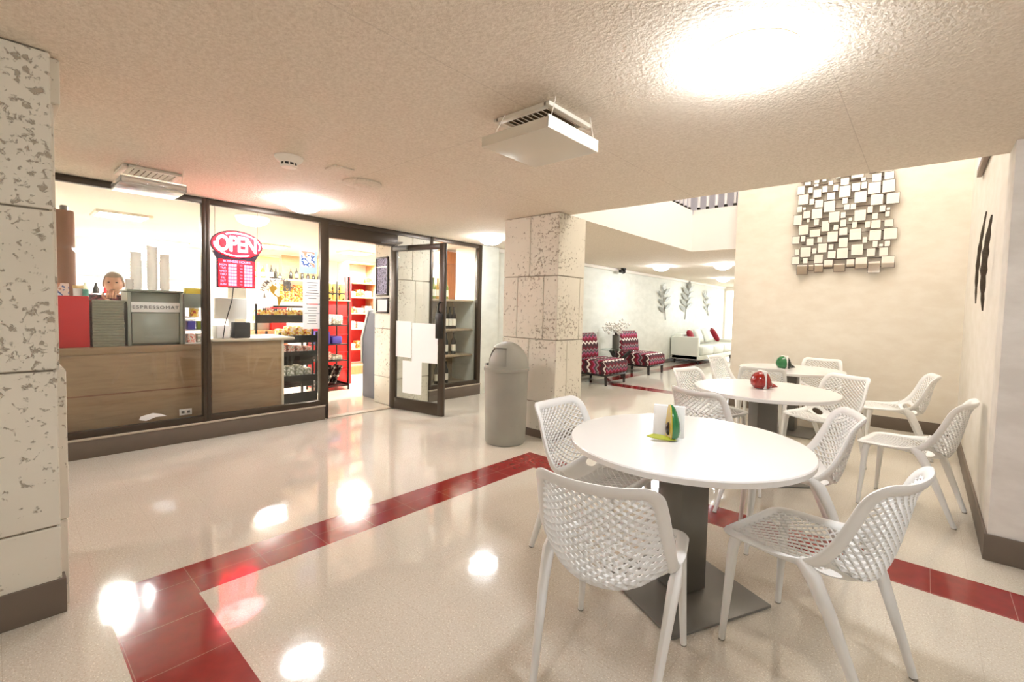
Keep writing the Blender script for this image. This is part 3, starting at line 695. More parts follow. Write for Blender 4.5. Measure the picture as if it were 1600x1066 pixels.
# ------------------------------------------------------------------ lounge
def ikat_chair(x, y, rz, label, w=.86):
    r = thing('slipper_chair', label, 'armchair', (x, y, 0), rz, 'patterned armless lounge chairs')
    # faces local +X; profile in (x,z) swept across width (y)
    seat = [(-.30, .20), (.38, .20), (.42, .24), (.43, .34), (.41, .42), (.34, .46), (.1, .47), (-.2, .46), (-.30, .44)]
    back = [(-.42, .22), (-.28, .22), (-.24, .46), (-.26, .7), (-.31, .88), (-.36, .93), (-.42, .92), (-.46, .86), (-.45, .6)]
    for nm, pf in (('seat', seat), ('backrest', back)):
        t = bmesh.new(); uvl = t.loops.layers.uv.new('UVMap'); A = [t.verts.new((a, -w/2, b)) for a, b in pf]; B = [t.verts.new((a, w/2, b)) for a, b in pf]; n = len(pf)
        s = [0]
        for i in range(n): s.append(s[-1]+math.dist(pf[i], pf[(i+1) % n]))
        for i in range(n):
            j = (i+1) % n; f = t.faces.new((A[i], A[j], B[j], B[i]))
            for lp, uv in zip(f.loops, ((0, s[i]), (0, s[i+1]), (w, s[i+1]), (w, s[i]))): lp[uvl].uv = uv
        for V, o in ((A, 1), (B, -1)):
            f = t.faces.new(V[::-1] if o > 0 else V)
            for lp in f.loops: lp[uvl].uv = (lp.vert.co.z, lp.vert.co.x*.9)
        bmesh.ops.recalc_face_normals(t, faces=t.faces)
        bmesh.ops.bevel(t, geom=[e for e in t.edges if abs(e.verts[0].co.y-e.verts[1].co.y) < 1e-6], offset=.025, segments=3, affect='EDGES')
        m = MB(); m.add(t); o = m.obj(nm, 'ikat', r, angle=.9)
    bx(-.42, .40, -w/2+.02, w/2-.02, .17, .205, .006).obj('base_frame', 'ebony', r)
    for lx in (-.38, .37):
        for ly in (-w/2+.06, w/2-.06): MB().tube([(lx, ly, .18), (lx*1.02, ly, 0)], [.034, .026], 4).obj('leg', 'ebony', r, smooth=False)
    return r
ca = ikat_chair(-4.78, 7.55, 0, 'maroon zigzag slipper chair beside the stone column, partly hidden', .78)
dup(ca, (-4.93, 9.55, 0), 0, 'maroon zigzag slipper chair with its whole back showing, left of the sofa')
st = thing('side_table', 'small dark crossed-leg side table with a glass top between the patterned chairs', 'side table', (-4.95, 8.55, 0))
MB().lathe([(0, .555), (.36, .555), (.365, .561), (.36, .567), (0, .567)], 40).obj('glass_top', 'tglass', st)
for a in (0, 1, 2):
    c, s_ = math.cos(a*2*PI/3+.5), math.sin(a*2*PI/3+.5); MB().tube([(-.28*c, -.28*s_, .0), (0, 0, .27), (.28*c, .28*s_, .553)], [.038, .04, .038], 4).obj('leg', 'ebony', st, smooth=False)
vs_ = thing('vase', 'dark grey cylindrical vase on the glass side table', 'vase', (-5.0, 8.55, .568))
MB().lathe([(0, 0), (.07, 0), (.075, .01), (.08, .30), (.07, .30), (.065, .02), (0, .02)], 24).obj('body', 'vase', vs_)
fb = thing('blossom_branches', 'spray of white blossom twigs standing in the grey vase', 'flowers', (-5.0, 8.55, .592))
for k in range(9):
    a = 2*PI*k/9+.3; rr = random.uniform(.12, .36); z = random.uniform(.38, .56); e = (rr*math.cos(a), rr*math.sin(a), z)
    m = MB(); m.tube([(0.02*math.cos(a), .02*math.sin(a), 0), (.1*e[0], .1*e[1], .32), e], [.004, .004, .002], 5, mi=1)
    for q in range(12):
        f = random.uniform(.6, 1.05); m.ball((e[0]*f+random.uniform(-.05, .05), e[1]*f+random.uniform(-.05, .05), z*(.55+.45*f)+random.uniform(-.05, .05)), random.uniform(.016, .03), 0, 8)
    m.obj('branch', ['blossom', 'twig'], fb)
# sofa
so = thing('sofa', 'white leather sofa along the lounge wall', 'sofa', (-5.0, 12.2, 0))
bx(-.36, .42, 0, 2.9, .12, .24, .02).obj('base', 'leather', so); bx(-.385, -.14, .16, 2.75, .2, .8, .05, seg=3).obj('backrest', 'leather', so)
bx(-.385, .385, 0, .15, .12, .74, .02, seg=3).obj('armrest', 'leather', so); bx(-.385, .385, 2.75, 2.9, .12, .6, .02, seg=3).obj('armrest', 'leather', so)
for k in range(3): bx(-.15, .46, .16+.86*k, .16+.86*(k+1)-.01, .24, .5, .05, seg=3).obj('seat_cushion', 'leather', so)
for k, (x, y) in enumerate(((-.3, .1), (.36, .1), (-.3, 2.8), (.36, 2.8))): MB().tube([(x, y, .13), (x, y, 0)], [.03, .022], 8).obj('leg', 'ebony', so)
def pillow(x, y, z, s, mt, rot, label):
    t = bmesh.new(); n = 10; bmesh.ops.create_grid(t, x_segments=n, y_segments=n, size=.5)
    for v in t.verts: pass
    g2 = t.verts[:]; ret = bmesh.ops.duplicate(t, geom=t.faces[:]); dv = [v for v in ret['geom'] if isinstance(v, bmesh.types.BMVert)]
    for v in t.verts:
        b_ = (1-(2*v.co.x)**4)*(1-(2*v.co.y)**4); v.co.z = .19*b_**.5 if b_ > 0 else 0
    for v in dv: v.co.z *= -1
    bmesh.ops.remove_doubles(t, verts=t.verts, dist=.001); bmesh.ops.recalc_face_normals(t, faces=t.faces)
    m = MB(); m.add(t, mtx=Matrix.Diagonal((s, s, s, 1))); o = m.obj('cushion', mt, loc=(x, y, z), rot=rot, angle=2); return tag(o, label, 'cushion', 'cushions on the sofa')
pillow(-4.93, 14.35, .745, .42, 'redfab', (.3, 1.0, .7), 'red cushion leaning at the far end of the white sofa')
pillow(-5.0, 12.64, .73, .38, 'redfab', (0, 1.2, .2), 'red cushion just showing over the near arm of the sofa')
pillow(-4.97, 13.75, .75, .44, 'whitefab', (.2, 1.15, .2), 'pale cushion beside the far red cushion on the sofa')
pillow(-5.0, 13.2, .74, .42, 'whitefab', (0, 1.2, 0), 'pale cushion in the middle of the sofa')

def leaf_art(y, z, h, label, lean=0., n=7, solid=True):
    r = thing('leaf_wall_art', label, 'wall art', (-5.405, y, z), 0, 'metal leaf sculptures on the lounge wall')
    MB().tube([(0, -lean*.5, -h*.55), (.02, 0, 0), (.01, lean*.5, h*.45)], [.012, .011, .006], 6).obj('stem', 'wmetal', r)
    for k in range(n):
        f = -.28+.8*k/(n-1); s = 1 if k % 2 else -1; L_ = h*(.34 if k < n-1 else .3); ang = s*(.75-.25*f) if k < n-1 else .05
        pts = [(0, 0), (.16*L_, .3*L_), (.17*L_, .6*L_), (0, L_), (-.17*L_, .6*L_), (-.16*L_, .3*L_)]
        m = MB(); m.prism(pts, .006, mtx=T(.012+.006*k, lean*f*.8, f*h) @ Matrix.Diagonal((1, 2.3, 1, 1)) @ Rx(-ang) @ SX(0, 0, 0) @ Ry(.25*s), bev=.002); m.obj('leaf', 'wmetal', r, smooth=False)
    return r
leaf_art(11.7, 1.58, .72, 'dark metal leaf spray on the lounge wall, above the gap left of the sofa', -.28)
leaf_art(13.2, 1.66, .84, 'upright metal leaf branch, middle of the three on the lounge wall', .1, 9)
leaf_art(14.85, 1.66, .6, 'pale metal leaf sprig, farthest along the lounge wall', -.4, 6)
scm = thing('security_camera', 'small black security camera under the lounge ceiling by the wall', 'camera', (-5.25, 9.2, CZ))
MB().lathe([(.06, 0), (.06, -.03), (.045, -.05)], 20).obj('mount', 'black', scm); MB().ball((.0, 0, -.07), .055).obj('dome', 'black', scm); bx(-.03, .03, -.16, -.02, -.11, -.05, .01).obj('housing', 'black', scm)
# lounge end window, daylight beyond
we = struct('window_4', bx(-5.42, -2.2, 16.6, 16.68, 0, .1).box(-5.42, -2.2, 16.6, 16.68, 2.2, CZ).box(-5.42, -5.36, 16.6, 16.68, 0, 2.2).box(-3.9, -3.84, 16.6, 16.68, 0, 2.2).box(-2.26, -2.2, 16.6, 16.68, 0, 2.2), 'white', smooth=False)
bx(-5.37, -2.25, 16.63, 16.64, .1, 2.2).obj('pane', 'glass', we, smooth=False)

# ------------------------------------------------------------------ shop: counters and what stands on them
c1 = thing('service_counter', 'brown laminate counter behind the left shop window', 'counter', (-5.5, .6, 0))
bx(-.55, 0, -.75, .80, .0, .925, .004).obj('body', 'laminate', c1); bx(-.002, .004, -.75, .80, .50, .512).obj('joint_strip', 'browncard', c1); bx(-.002, .006, -.75, .80, .865, .925, .003).obj('top_band', 'laminate', c1)
c2 = thing('checkout_counter', 'brown laminate counter with pale stone top behind the middle shop window', 'counter', (-5.5, 1.42, 0))
bx(-.55, 0, 0, .675, 0, .94, .004).obj('body', 'laminate', c2); bx(-.55, .002, .665, .69, 0, .94, .003).obj('end_panel', 'laminateside', c2); bx(-.6, .03, 0, .80, .942, .975, .014).obj('countertop', 'countertop', c2)
tag(bx(-.3, 0, .0, .235, 0, .445, .004).obj('red_box', 'redbox', loc=(-5.56, .305, .926)), 'plain red box on the left counter beside the stone pillar', 'box')
s_ = thing('box_stack', 'tall stack of flat grey cardboard on the counter beside the red box', 'stack', (-5.56, .555, .926))
for k in range(17): bx(-.3+random.uniform(-.006, .006), random.uniform(-.008, .0), .0+random.uniform(0, .004), .215+random.uniform(-.004, .004), .0245*k, .0245*k+.0235, .003).obj('card_layer', 'greypad', s_)
em = thing('coffee_machine', 'grey espresso machine with a white name panel on the counter', 'coffee machine', (-5.56, .785, .926))
bx(-.36, -.03, .01, .41, .0, .50, .012).obj('body', 'machine', em); bx(-.03, -.005, .035, .39, .02, .305, .006).obj('front_panel', 'machine2', em)
bx(-.03, .0, .03, .392, .31, .405, .004).obj('name_panel', 'paper', em); MB().addmesh(text_mesh('ESPRESSOMAT', .044, .0006, 0., 0, 1.3), mtx=SX(.0015, .211, .357)).obj('lettering', 'ink', em, smooth=False)
bx(-.03, .004, .005, .03, .0, .50, .004).box(-.03, .004, .392, .418, .0, .50, .004).obj('side_post', 'machine2', em); bx(-.37, .008, .0, .42, .50, .52, .006).obj('top_tray', 'machine', em)
def cups(y, z1, r_, label, x=-5.7, z0=1.4465):
    t_ = thing('cup_stack', label, 'cups', (x, y, z0), 0, 'paper cup stacks on the coffee machine'); n = max(2, int((z1-z0)/.028)); H = z1-z0
    pr_ = [(0, 0), (r_*.72, 0)]
    for k in range(n): z = H*(k+1)/n; pr_ += [(r_*.95, z-.006), (r_*1.04, z-.005), (r_*1.04, z), (r_*.9, z)]
    MB().lathe(pr_+[(r_*.85, H-.01), (0, H-.02)], 20).obj('cups', 'cup', t_)
cups(.875, 1.80, .044, 'left stack of white paper cups on the espresso machine')
cups(.995, 1.87, .042, 'tallest stack of white paper cups on the espresso machine')
cups(1.09, 1.80, .040, 'right stack of white paper cups on the espresso machine')
cups(.815, 1.54, .03, 'small stack of cups at the left edge of the espresso machine', -5.62)
tw = thing('cup_tower', 'tall brown cylinder dispenser beside the stone pillar, above the red box', 'dispenser', (-5.74, .41, .926+.4455))
MB().lathe([(0, 0), (.075, 0), (.075, .03), (.068, .08), (.066, .72), (.062, .735), (0, .735)], 28).obj('body', 'browncard', tw); MB().lathe([(.026, .735), (.026, .775), (.018, .782), (0, .782)], 16).obj('cap', 'steel', tw)
tj = thing('jar', 'cream tin jar with a yellow lid on the red box', 'jar', (-5.62, .478, 1.3715)); MB().lathe([(0, 0), (.032, 0), (.033, .065), (0, .065)], 18).obj('body', 'cup', tj); MB().lathe([(.035, .065), (.035, .09), (0, .09)], 18).obj('lid', 'tin', tj)
tag(MB().lathe([(0, 0), (.02, 0), (.021, .06), (.0, .06)], 14).obj('small_tub', 'teal', loc=(-5.59, .521, 1.3715)), 'small teal tub beside the cream jar on the red box', 'tub')
tag(bx(-.004, .004, -.045, .035, 0, .105).obj('photo_card', 'photo', loc=(-5.585, .385, 1.3715)), 'small upright photo card at the left of the red box', 'card')
dk = thing('snack_rack', 'narrow open rack of snacks right of the espresso machine', 'rack', (-5.56, 1.212, .926))
for z in (0, .13, .26, .40): bx(-.28, 0, 0, .185, z, z+.012, .002).obj('shelf', 'paper', dk)
bx(-.285, .0, 0, .008, 0, .50).obj('side_panel', 'machine2', dk); bx(-.002, .003, .005, .185, .36, .50, .002).obj('header', 'machine', dk)
for k, (y, z, mt, s) in enumerate(((.03, .013, 'goods', 'lowest'), (.11, .013, 'goods2', 'lowest'), (.03, .143, 'purple', 'second'), (.11, .143, 'greenb', 'second'), (.06, .273, 'goods3', 'third'))):
    tag(bx(-.12, -.02, 0, .065, 0, .085, .006).obj('snack_pack', mt, loc=(-5.56, 1.212+y, .926+z)), f'{["red and white","pale","purple","green","yellow and red"][k]} snack pack on the {s} shelf of the counter rack', 'snack', 'packs in the counter rack')
tag(bx(-.1, 0, 0, .13, 0, .055, .004).obj('card_box', 'yellow', loc=(-5.6, 1.235, 1.4265)), 'yellow card box on top of the narrow snack rack', 'box')
# checkout things
ca_ = thing('cash_register', 'white cash register with a raised screen behind the open sign', 'cash register', (-5.80, 1.68, .976))
bx(-.12, .12, -.16, .15, 0, .1, .01).obj('drawer', 'screen', ca_); bx(-.02, .02, -.03, .03, .1, .2).obj('stand', 'screen', ca_); bx(-.02, .03, -.16, .15, .19, .42, .012).obj('display', 'screen', ca_)
tag(bx(-.06, .06, -.075, .075, 0, .165, .008).obj('black_box', 'speaker', loc=(-5.56, 1.70, .976)), 'black box on the pale checkout counter below the open sign', 'box')
tag(bx(-.08, .08, -.06, .06, 0, .135, .01).obj('card_reader', 'screen', loc=(-5.58, 1.525, .976)), 'white upright box beside the black box on the checkout counter', 'box')
tag(bx(-.02, .02, -.09, .09, 0, .60, .006).obj('beige_partition', 'laminateside', loc=(-6.02, 1.80, .976)), 'beige upright panel behind the cash register', 'panel')
cpole = thing('cable_pole', 'thin dark cable hanging from the open sign down to the counter', 'cable', (-5.50, 1.52, .976)); MB().tube([(0, 0, 0), (0, .02, .15), (.01, .08, .4), (.02, .09, .53)], .005, 6).obj('cable', 'black', cpole)
# torn sticker and outlet at the foot of the counter
m = MB(); m.prism([(-.1, -.02), (-.05, -.035), (.02, -.01), (.1, -.012), (.06, .012), (.0, .03), (-.06, .018), (-.09, .01)], .002, mtx=SX(-5.372, .93, .285)); tag(m.obj('torn_sticker', 'paper', smooth=False), 'torn white sticker remnant low on the left shop window', 'sticker')
oc = thing('outlet_plate', 'white double outlet plate low on the counter behind the left shop window', 'outlet', (-5.495, 1.2, .265)); bx(0, .006, -.05, .05, -.03, .03, .002).obj('plate', 'paper', oc)
for s in (-1, 1): bx(.005, .009, s*.022-.012, s*.022+.012, -.012, .012, .002).obj('socket', 'ink', oc)

# OPEN sign
og = thing('open_sign', 'lit red oval sign reading OPEN above a board of business hours', 'sign', (-5.45, 1.63, 1.94))
def ell(a, b, n=48): return [(a*math.cos(2*PI*k/n), b*math.sin(2*PI*k/n)) for k in range(n)]
m = MB(); m.prism(ell(.235, .145), .03, mtx=SX(0, 0, 0), bev=.004); m.prism([(-.18, -.44), (.165, -.44), (.165, -.15), (.20, -.08), (-.215, -.08), (-.18, -.15)], .03, mtx=SX(0, 0, 0)); m.obj('housing', 'signdark', og, smooth=False)
m = MB(); m.prism(ell(.222, .132), .003, mtx=SX(.0305, 0, 0)); m.obj('red_oval', 'signred', og, smooth=False)
m = MB(); m.prism([(-.165, -.428), (.152, -.428), (.152, -.16), (-.165, -.16)], .003, mtx=SX(.0302, 0, 0)); m.obj('hours_board', 'signred', og, smooth=False)
MB().addmesh(text_mesh('OPEN', .18, .003, .004, 0, .92), mtx=SX(.037, -.006, -.002) @ Matrix.Diagonal((.84, 1.2, 1, 1))).obj('lettering', 'signwhite', og, smooth=False)
m = MB(); A = [(.042, .205*math.cos(a), .115*math.sin(a)) for a in [math.radians(-20+140*k/24) for k in range(25)]]; B = [(.042, .205*math.cos(a), .115*math.sin(a)) for a in [math.radians(175+125*k/24) for k in range(25)]]
m.tube(A, .0055, 8); m.tube(B, .0055, 8); m.obj('neon_tube', 'signneon', og)
MB().addmesh(text_mesh('BUSINESS HOURS', .032, .001, .0006), mtx=SX(.035, -.006, -.175)).obj('heading', 'signpink', og, smooth=False)
for k, dname in enumerate(('MON', 'TUE', 'WED', 'THU', 'FRI', 'SAT', 'SUN')):
    z = -.212-.0325*k; MB().addmesh(text_mesh(dname, .028, .001, .0004), mtx=SX(.035, -.128, z)).obj('day_name', 'signpink', og, smooth=False)
    MB().addmesh(text_mesh('TO', .016, .001, .0003), mtx=SX(.035, .032, z)).obj('to_word', 'signpink', og, smooth=False)
    for y0 in (-.083, .06): m = MB(); [m.box(.0335, .0355, y0+.026*q, y0+.026*q+.022, z-.013, z+.013) for q in range(3)]; m.obj('time_block', 'signpink', og, smooth=False)
MB().tube([(.015, -.19, .08), (.015, -.19, .36)], .002, 5).tube([(.015, .19, .08), (.015, .19, .36)], .002, 5).obj('hanging_wire', 'black', og)

# gold globe decal on the middle shop pane
lg = thing('globe_decal', 'gold globe logo with arched lettering on the middle shop window', 'window decal', (-5.372, 2.0, 1.46))
NA = [(-.075, .06), (-.05, .085), (-.01, .08), (.0, .05), (-.02, .03), (-.03, .0), (-.05, .0), (-.065, .02)]; SA = [(.0, -.035), (.04, -.03), (.055, -.055), (.035, -.10), (.018, -.14), (.008, -.12), (.004, -.07)]; CAm = [(-.045, .0), (-.03, .0), (.005, -.03), (-.0, -.038), (-.03, -.02)]
for nm, pl in (('continent', NA), ('continent', SA), ('continent', CAm)): MB().prism(pl, .0012, mtx=SX(0, -.01, 0)).obj(nm, 'gold', lg, smooth=False)
for k in range(9):
    a = math.radians(8+19*k); MB().prism([(.098, -.006), (.125, 0), (.098, .006)], .0012, mtx=SX(0, 0, 0) @ Rz(a)).obj('sun_ray', 'gold', lg, smooth=False)
MB().tube([(0, .1*math.cos(a), .1*math.sin(a)) for a in [math.radians(5+165*k/20) for k in range(21)]], .003, 5).obj('arc', 'gold', lg)
for k, chx in enumerate('HEMISPHERE'):
    a = math.radians(165-15.5*k); MB().addmesh(text_mesh(chx, .056, .0006, .0018), mtx=SX(0, .155*math.cos(a), .155*math.sin(a)) @ Rz(a-PI/2)).obj('letter', 'ink', lg, smooth=False)
MB().addmesh(text_mesh('MINIMARKET', .05, .0006, .0012, 0, 1.08), mtx=SX(0, .0, -.175)).obj('lettering', 'ink', lg, smooth=False)
MB().prism([(-.012, -.02), (.012, -.02), (0, .035)], .0012, mtx=SX(0, -.135, -.03)).obj('palm_mark', 'ink', lg, smooth=False)
# posters on the glass beside the door jamb
po = thing('poster', 'blue printed poster taped on the middle shop window beside the door', 'poster', (-5.372, 2.32, 1.83)); bx(0, .001, -.095, .095, -.13, .13).obj('sheet', 'blue', po, smooth=False); bx(.0011, .0016, -.075, .07, -.055, .115).obj('picture', 'photo', po, smooth=False)
for z, n, s in ((1.5, 0, 'upper'), (1.21, 1, 'lower')):
    p = thing('paper_notice', f'white printed notice on the middle shop window, {s} of the two below the blue poster', 'paper', (-5.372, 2.365, z), 0, 'notices on the shop window')
    bx(0, .001, -.105, .105, -.14, .14).obj('sheet', 'paper', p, smooth=False)
    m = MB()
    for q in range(7): wq = random.uniform(.04, .085); m.box(.001, .0014, -wq, wq, .1-.03*q-.003, .1-.03*q+.003)
    m.obj('print_lines', 'ink', p, smooth=False)

# ------------------------------------------------------------------ the clerk
def clerk():
    r = thing('person', 'grey-haired person in a dark checked shirt behind the counter, hand at the face', 'person', (-6.46, .83, 0), math.radians(-12))
    # local +X faces the shop window
    V = [(0, 0, .88), (0, 0, 1.02), (.02, 0, 1.18), (.045, 0, 1.315), (.075, 0, 1.385), (.09, 0, 1.42),
         (.04, .165, 1.345), (.08, .225, 1.13), (.24, .17, 1.02),
         (.04, -.165, 1.345), (.10, -.21, 1.12), (.22, -.11, 1.16), (.215, -.035, 1.355),
         (0, .095, .84), (.02, .105, .46), (0, .11, .07), (.12, .115, .04), (0, -.095, .84), (.02, -.105, .46), (0, -.11, .07), (.12, -.115, .04), (.32, .1, .99)]
    E = [(0, 1), (1, 2), (2, 3), (3, 4), (4, 5), (3, 6), (6, 7), (7, 8), (3, 9), (9, 10), (10, 11), (11, 12), (0, 13), (13, 14), (14, 15), (15, 16), (0, 17), (17, 18), (18, 19), (19, 20), (8, 21)]
    RD = {0: (.15, .12), 1: (.145, .115), 2: (.155, .12), 3: (.13, .1), 4: (.06, .06), 5: (.055, .055), 6: (.07, .07), 7: (.048, .048), 8: (.034, .034), 9: (.07, .07), 10: (.048, .048), 11: (.038, .038), 12: (.03, .026), 13: (.09, .09), 14: (.058, .058), 15: (.042, .042), 16: (.035, .03), 17: (.09, .09), 18: (.058, .058), 19: (.042, .042), 20: (.035, .03), 21: (.028, .02)}
    def skinned(keep, grow=0.):
        me = bpy.data.meshes.new('p'); idx = {k: i for i, k in enumerate(keep)}
        me.from_pydata([V[k] for k in keep], [(idx[a], idx[b]) for a, b in E if a in idx and b in idx], [])
        o = bpy.data.objects.new('p', me); COL.objects.link(o); o.modifiers.new('s', 'SKIN'); ss = o.modifiers.new('b', 'SUBSURF'); ss.levels = 2; ss.render_levels = 2
        for k, i in idx.items(): q = me.skin_vertices[0].data[i]; q.radius = tuple(x+grow for x in RD[k]); q.use_root = (i == 0)
        m2 = bpy.data.meshes.new_from_object(o.evaluated_get(bpy.context.evaluated_depsgraph_get())); bpy.data.objects.remove(o); return m2
    m = MB(); m.addmesh(skinned(list(range(22))))
    # head, leaning forward
    HC = Vector((.125, -.005, 1.51)); t = bmesh.new(); bmesh.ops.create_uvsphere(t, u_segments=32, v_segments=24, radius=1)
    for v in t.verts:
        x, y, z = v.co; jaw = 1-.22*max(0, -z); v.co = Vector((x*.098*(1-.06*max(0, -z)), y*.076*jaw, z*.118))
        if x > .8 and abs(y) < .28 and -.35 < z < .1: v.co.x += .018*(1-abs(y)/.28)*(1-abs(z+.15)/.3 if abs(z+.15) < .3 else 0)
        if x > .7 and abs(z-.12) < .12 and .2 < abs(y) < .55: v.co.x -= .008
    m.add(t, mtx=T(*HC) @ Ry(.22))
    for s in (-1, 1): m.ball(HC+Vector((-.01, s*.077, -.005)), (.022, .01, .032), seg=10)
    # fingers of the raised hand, curled against the cheek
    for k in range(4):
        b = Vector((.215, -.05+.02*k, 1.36)); L_ = (.07, .08, .077, .062)[k]; m.tube([b, b+Vector((.006, .002, L_*.45)), b+Vector((-.008, .003, L_*.8)), b+Vector((-.022, .003, L_))], [.0095, .009, .008, .006], 8)
    m.tube([(.2, -.065, 1.35), (.19, -.085, 1.385), (.175, -.08, 1.42)], [.011, .010, .007], 8)
    m.obj('body', 'skin', r, angle=2)
    for s in (-1, 1): MB().ball(HC+Vector((.092, s*.03, .010)), (.009, .011, .006), seg=10).obj('eye', 'dark', r)
    MB().ball(HC+Vector((.09, 0, -.062)), (.006, .02, .004), seg=10).obj('mouth', 'brown', r)
    t = bmesh.new(); bmesh.ops.create_uvsphere(t, u_segments=28, v_segments=20, radius=1)
    for v in t.verts: v.co = Vector((v.co.x*.104, v.co.y*.082, v.co.z*.124))
    bmesh.ops.delete(t, geom=[v for v in t.verts if v.co.z < -.02 or (v.co.x > .045 and v.co.z < .072)], context='VERTS')
    h_ = MB(); h_.add(t, mtx=T(*(HC+Vector((-.004, 0, .004)))) @ Ry(.22)); h_.obj('hair', 'hair', r, angle=2)
    s_ = MB(); s_.addmesh(skinned([0, 1, 2, 3, 4, 6, 7, 8, 9, 10, 11], .009)); s_.obj('shirt', 'shirt', r, angle=2)
    p_ = MB(); p_.addmesh(skinned([0, 13, 14, 15, 17, 18, 19], .008)); p_.obj('trousers', 'trousers', r, angle=2)
    for s in (-1, 1): MB().ball((.05, s*.113, .04), (.13, .05, .04), seg=14).obj('shoe', 'black', r)
clerk()

# ------------------------------------------------------------------ shop floor displays
rk = thing('bin_rack', 'black metal bin rack right of the checkout counter', 'rack', (-5.98, 2.245, 0))
for x in (-.42, 0):
    for y in (0, .44): bx(x-.012, x+.012, y-.012, y+.012, 0, 1.0, .002).obj('post', 'black', rk)
for z0, z1 in ((.10, .24), (.37, .46), (.645, .76), (.865, .96)):
    bx(0, .012, 0, .44, z0, z1, .003).obj('bin_front', 'black', rk); bx(-.42, 0, 0, .44, z0, z0+.01).obj('bin_shelf', 'paper', rk)
lv = {.38: ('goods2', 'third', ('crumpled grey', 'pale grey', 'olive grey', 'dark grey')), .655: ('goods', 'second', ('red', 'pink', 'white', 'green')), .875: ('goods3', 'top', ('orange', 'yellow', 'brown', 'dark red'))}
ord_ = ('first from the counter', 'second from the counter', 'third from the counter', 'last toward the door')
for z, (mt, s, names) in lv.items():
    for k in range(4):
        tag(bx(-.2, -.02, .0, .085, 0, .165+random.uniform(-.02, .03), .02).obj('snack_bag', mt, loc=(-6.02, 2.262+.103*k, z+.0015), rot=(0, 0, random.uniform(-.04, .04))), f'snack bag in the {s} bin of the black rack, {ord_[k]}', 'snack', 'bags in the black bin rack')
tag(bx(-.3, -.02, .0, .16, 0, .05, .006).obj('blue_carton', 'purple', loc=(-6.0, 2.42, .111), rot=(0, 0, .2)), 'dark blue flat carton in the lowest bin of the black rack', 'carton')
r2 = thing('bin_rack', 'second black bin rack standing behind the first, half hidden by notices', 'rack', (-6.62, 2.2, 0))
for y in (0, .72): bx(-.012, .012, y-.012, y+.012, 0, 1.34, .002).obj('post', 'black', r2)
for z0, z1 in ((1.09, 1.20), (.83, .93), (.5, .6), (.2, .3)): bx(0, .012, 0, .72, z0, z1, .003).obj('bin_front', 'black', r2); bx(-.35, 0, 0, .72, z0, z0+.01).obj('bin_shelf', 'paper', r2)
bx(-.005, .008, .2, .70, 1.30, 1.325, .002).obj('top_bar', 'black', r2)
for k in range(4): tag(bx(-.2, -.03, 0, .15, 0, .17, .02).obj('snack_bag', 'goods3', loc=(-6.62, 2.23+.17*k, 1.1005), rot=(0, 0, random.uniform(-.03, .03))), f'snack bag on the top bin of the rear black rack, {ord_[k]}', 'snack', 'bags in the rear black rack')

# wire stand, seen through the doorway
wsd = thing('wire_stand', 'black wire merchandise stand just inside the shop doorway', 'stand', (-7.15, 3.2, 0))
for x in (-.3, .1):
    for y in (0, .48): bx(x-.01, x+.01, y-.01, y+.01, 0, 1.74 if x < 0 else 1.4, .002).obj('post', 'black', wsd)
for z in (.06, .46, .72, 1.02): bx(-.3, .1, 0, .48, z, z+.015, .003).obj('shelf', 'black', wsd)
bx(-.3, .1, .465, .49, .06, .1).obj('side_rail', 'black', wsd)
for k in range(3): tag(bx(-.13, .13, -.014, .014, 0, .32, .004).obj('magazine', 'magazine', loc=(-7.26, 3.25+.12*k, .086), rot=(-.42, 0, .0)), f'dark magazine leaning in the bottom of the wire stand, {("left one","middle one","right one")[k]}', 'magazine', 'magazines in the wire stand')
for k, (y, z, mt, s) in enumerate(((3.26, .4755, 'goods', 'red and white packet on the second shelf of the wire stand'), (3.44, .4755, 'goods2', 'pale packet on the second shelf of the wire stand'), (3.24, .7355, 'purple', 'purple packet on the third shelf of the wire stand, left one'), (3.43, .7355, 'purple', 'purple packet on the third shelf of the wire stand, right one'), (3.26, 1.0355, 'goods', 'red packet on the top shelf of the wire stand, left one'), (3.44, 1.0355, 'goods2', 'white packet on the top shelf of the wire stand, right one'))):
    tag(bx(-.2, .1, 0, .17, 0, (.14, .08, .2, .12, .12, .16)[k], .02).obj('packet', mt, loc=(-7.2, y, z), rot=(0, 0, .05)), s, 'packet', 'packets in the wire stand')
# red display with coffee bags
rd = thing('red_display', 'tall red slatted display panel inside the shop doorway', 'display', (-7.56, 3.3, 0))
bx(-.14, 0, 0, .66, 0, 1.42, .004).obj('panel', 'redplastic', rd); bx(-.17, .03, .64, .68, 0, 1.84, .003).obj('side_panel', 'redplastic', rd); bx(.0, .01, .62, .64, 0, 1.84).obj('edge_strip', 'black', rd)
for z in (.25, .55, .85, 1.15): bx(-.001, .05, 0, .62, z, z+.012).obj('slat', 'redbox', rd)
bx(-.16, .06, 0, .64, 1.42, 1.436).obj('shelf', 'tanwood', rd)
for k in range(5):
    b = thing('coffee_bag', f'tan coffee bag on top of the red display, {("first","second","third","fourth","last")[k]} from the left', 'coffee bag', (-7.56, 3.36+.115*k, 1.4365), 0, 'coffee bags on the red display')
    bx(-.04, .03, -.05, .05, 0, .27, .02).obj('bag', 'bag', b); bx(.026, .034, -.05, .05, .10, .12).obj('label_band', 'dark', b); bx(-.01, .0, -.045, .045, .26, .30).obj('fold', 'paper', b)
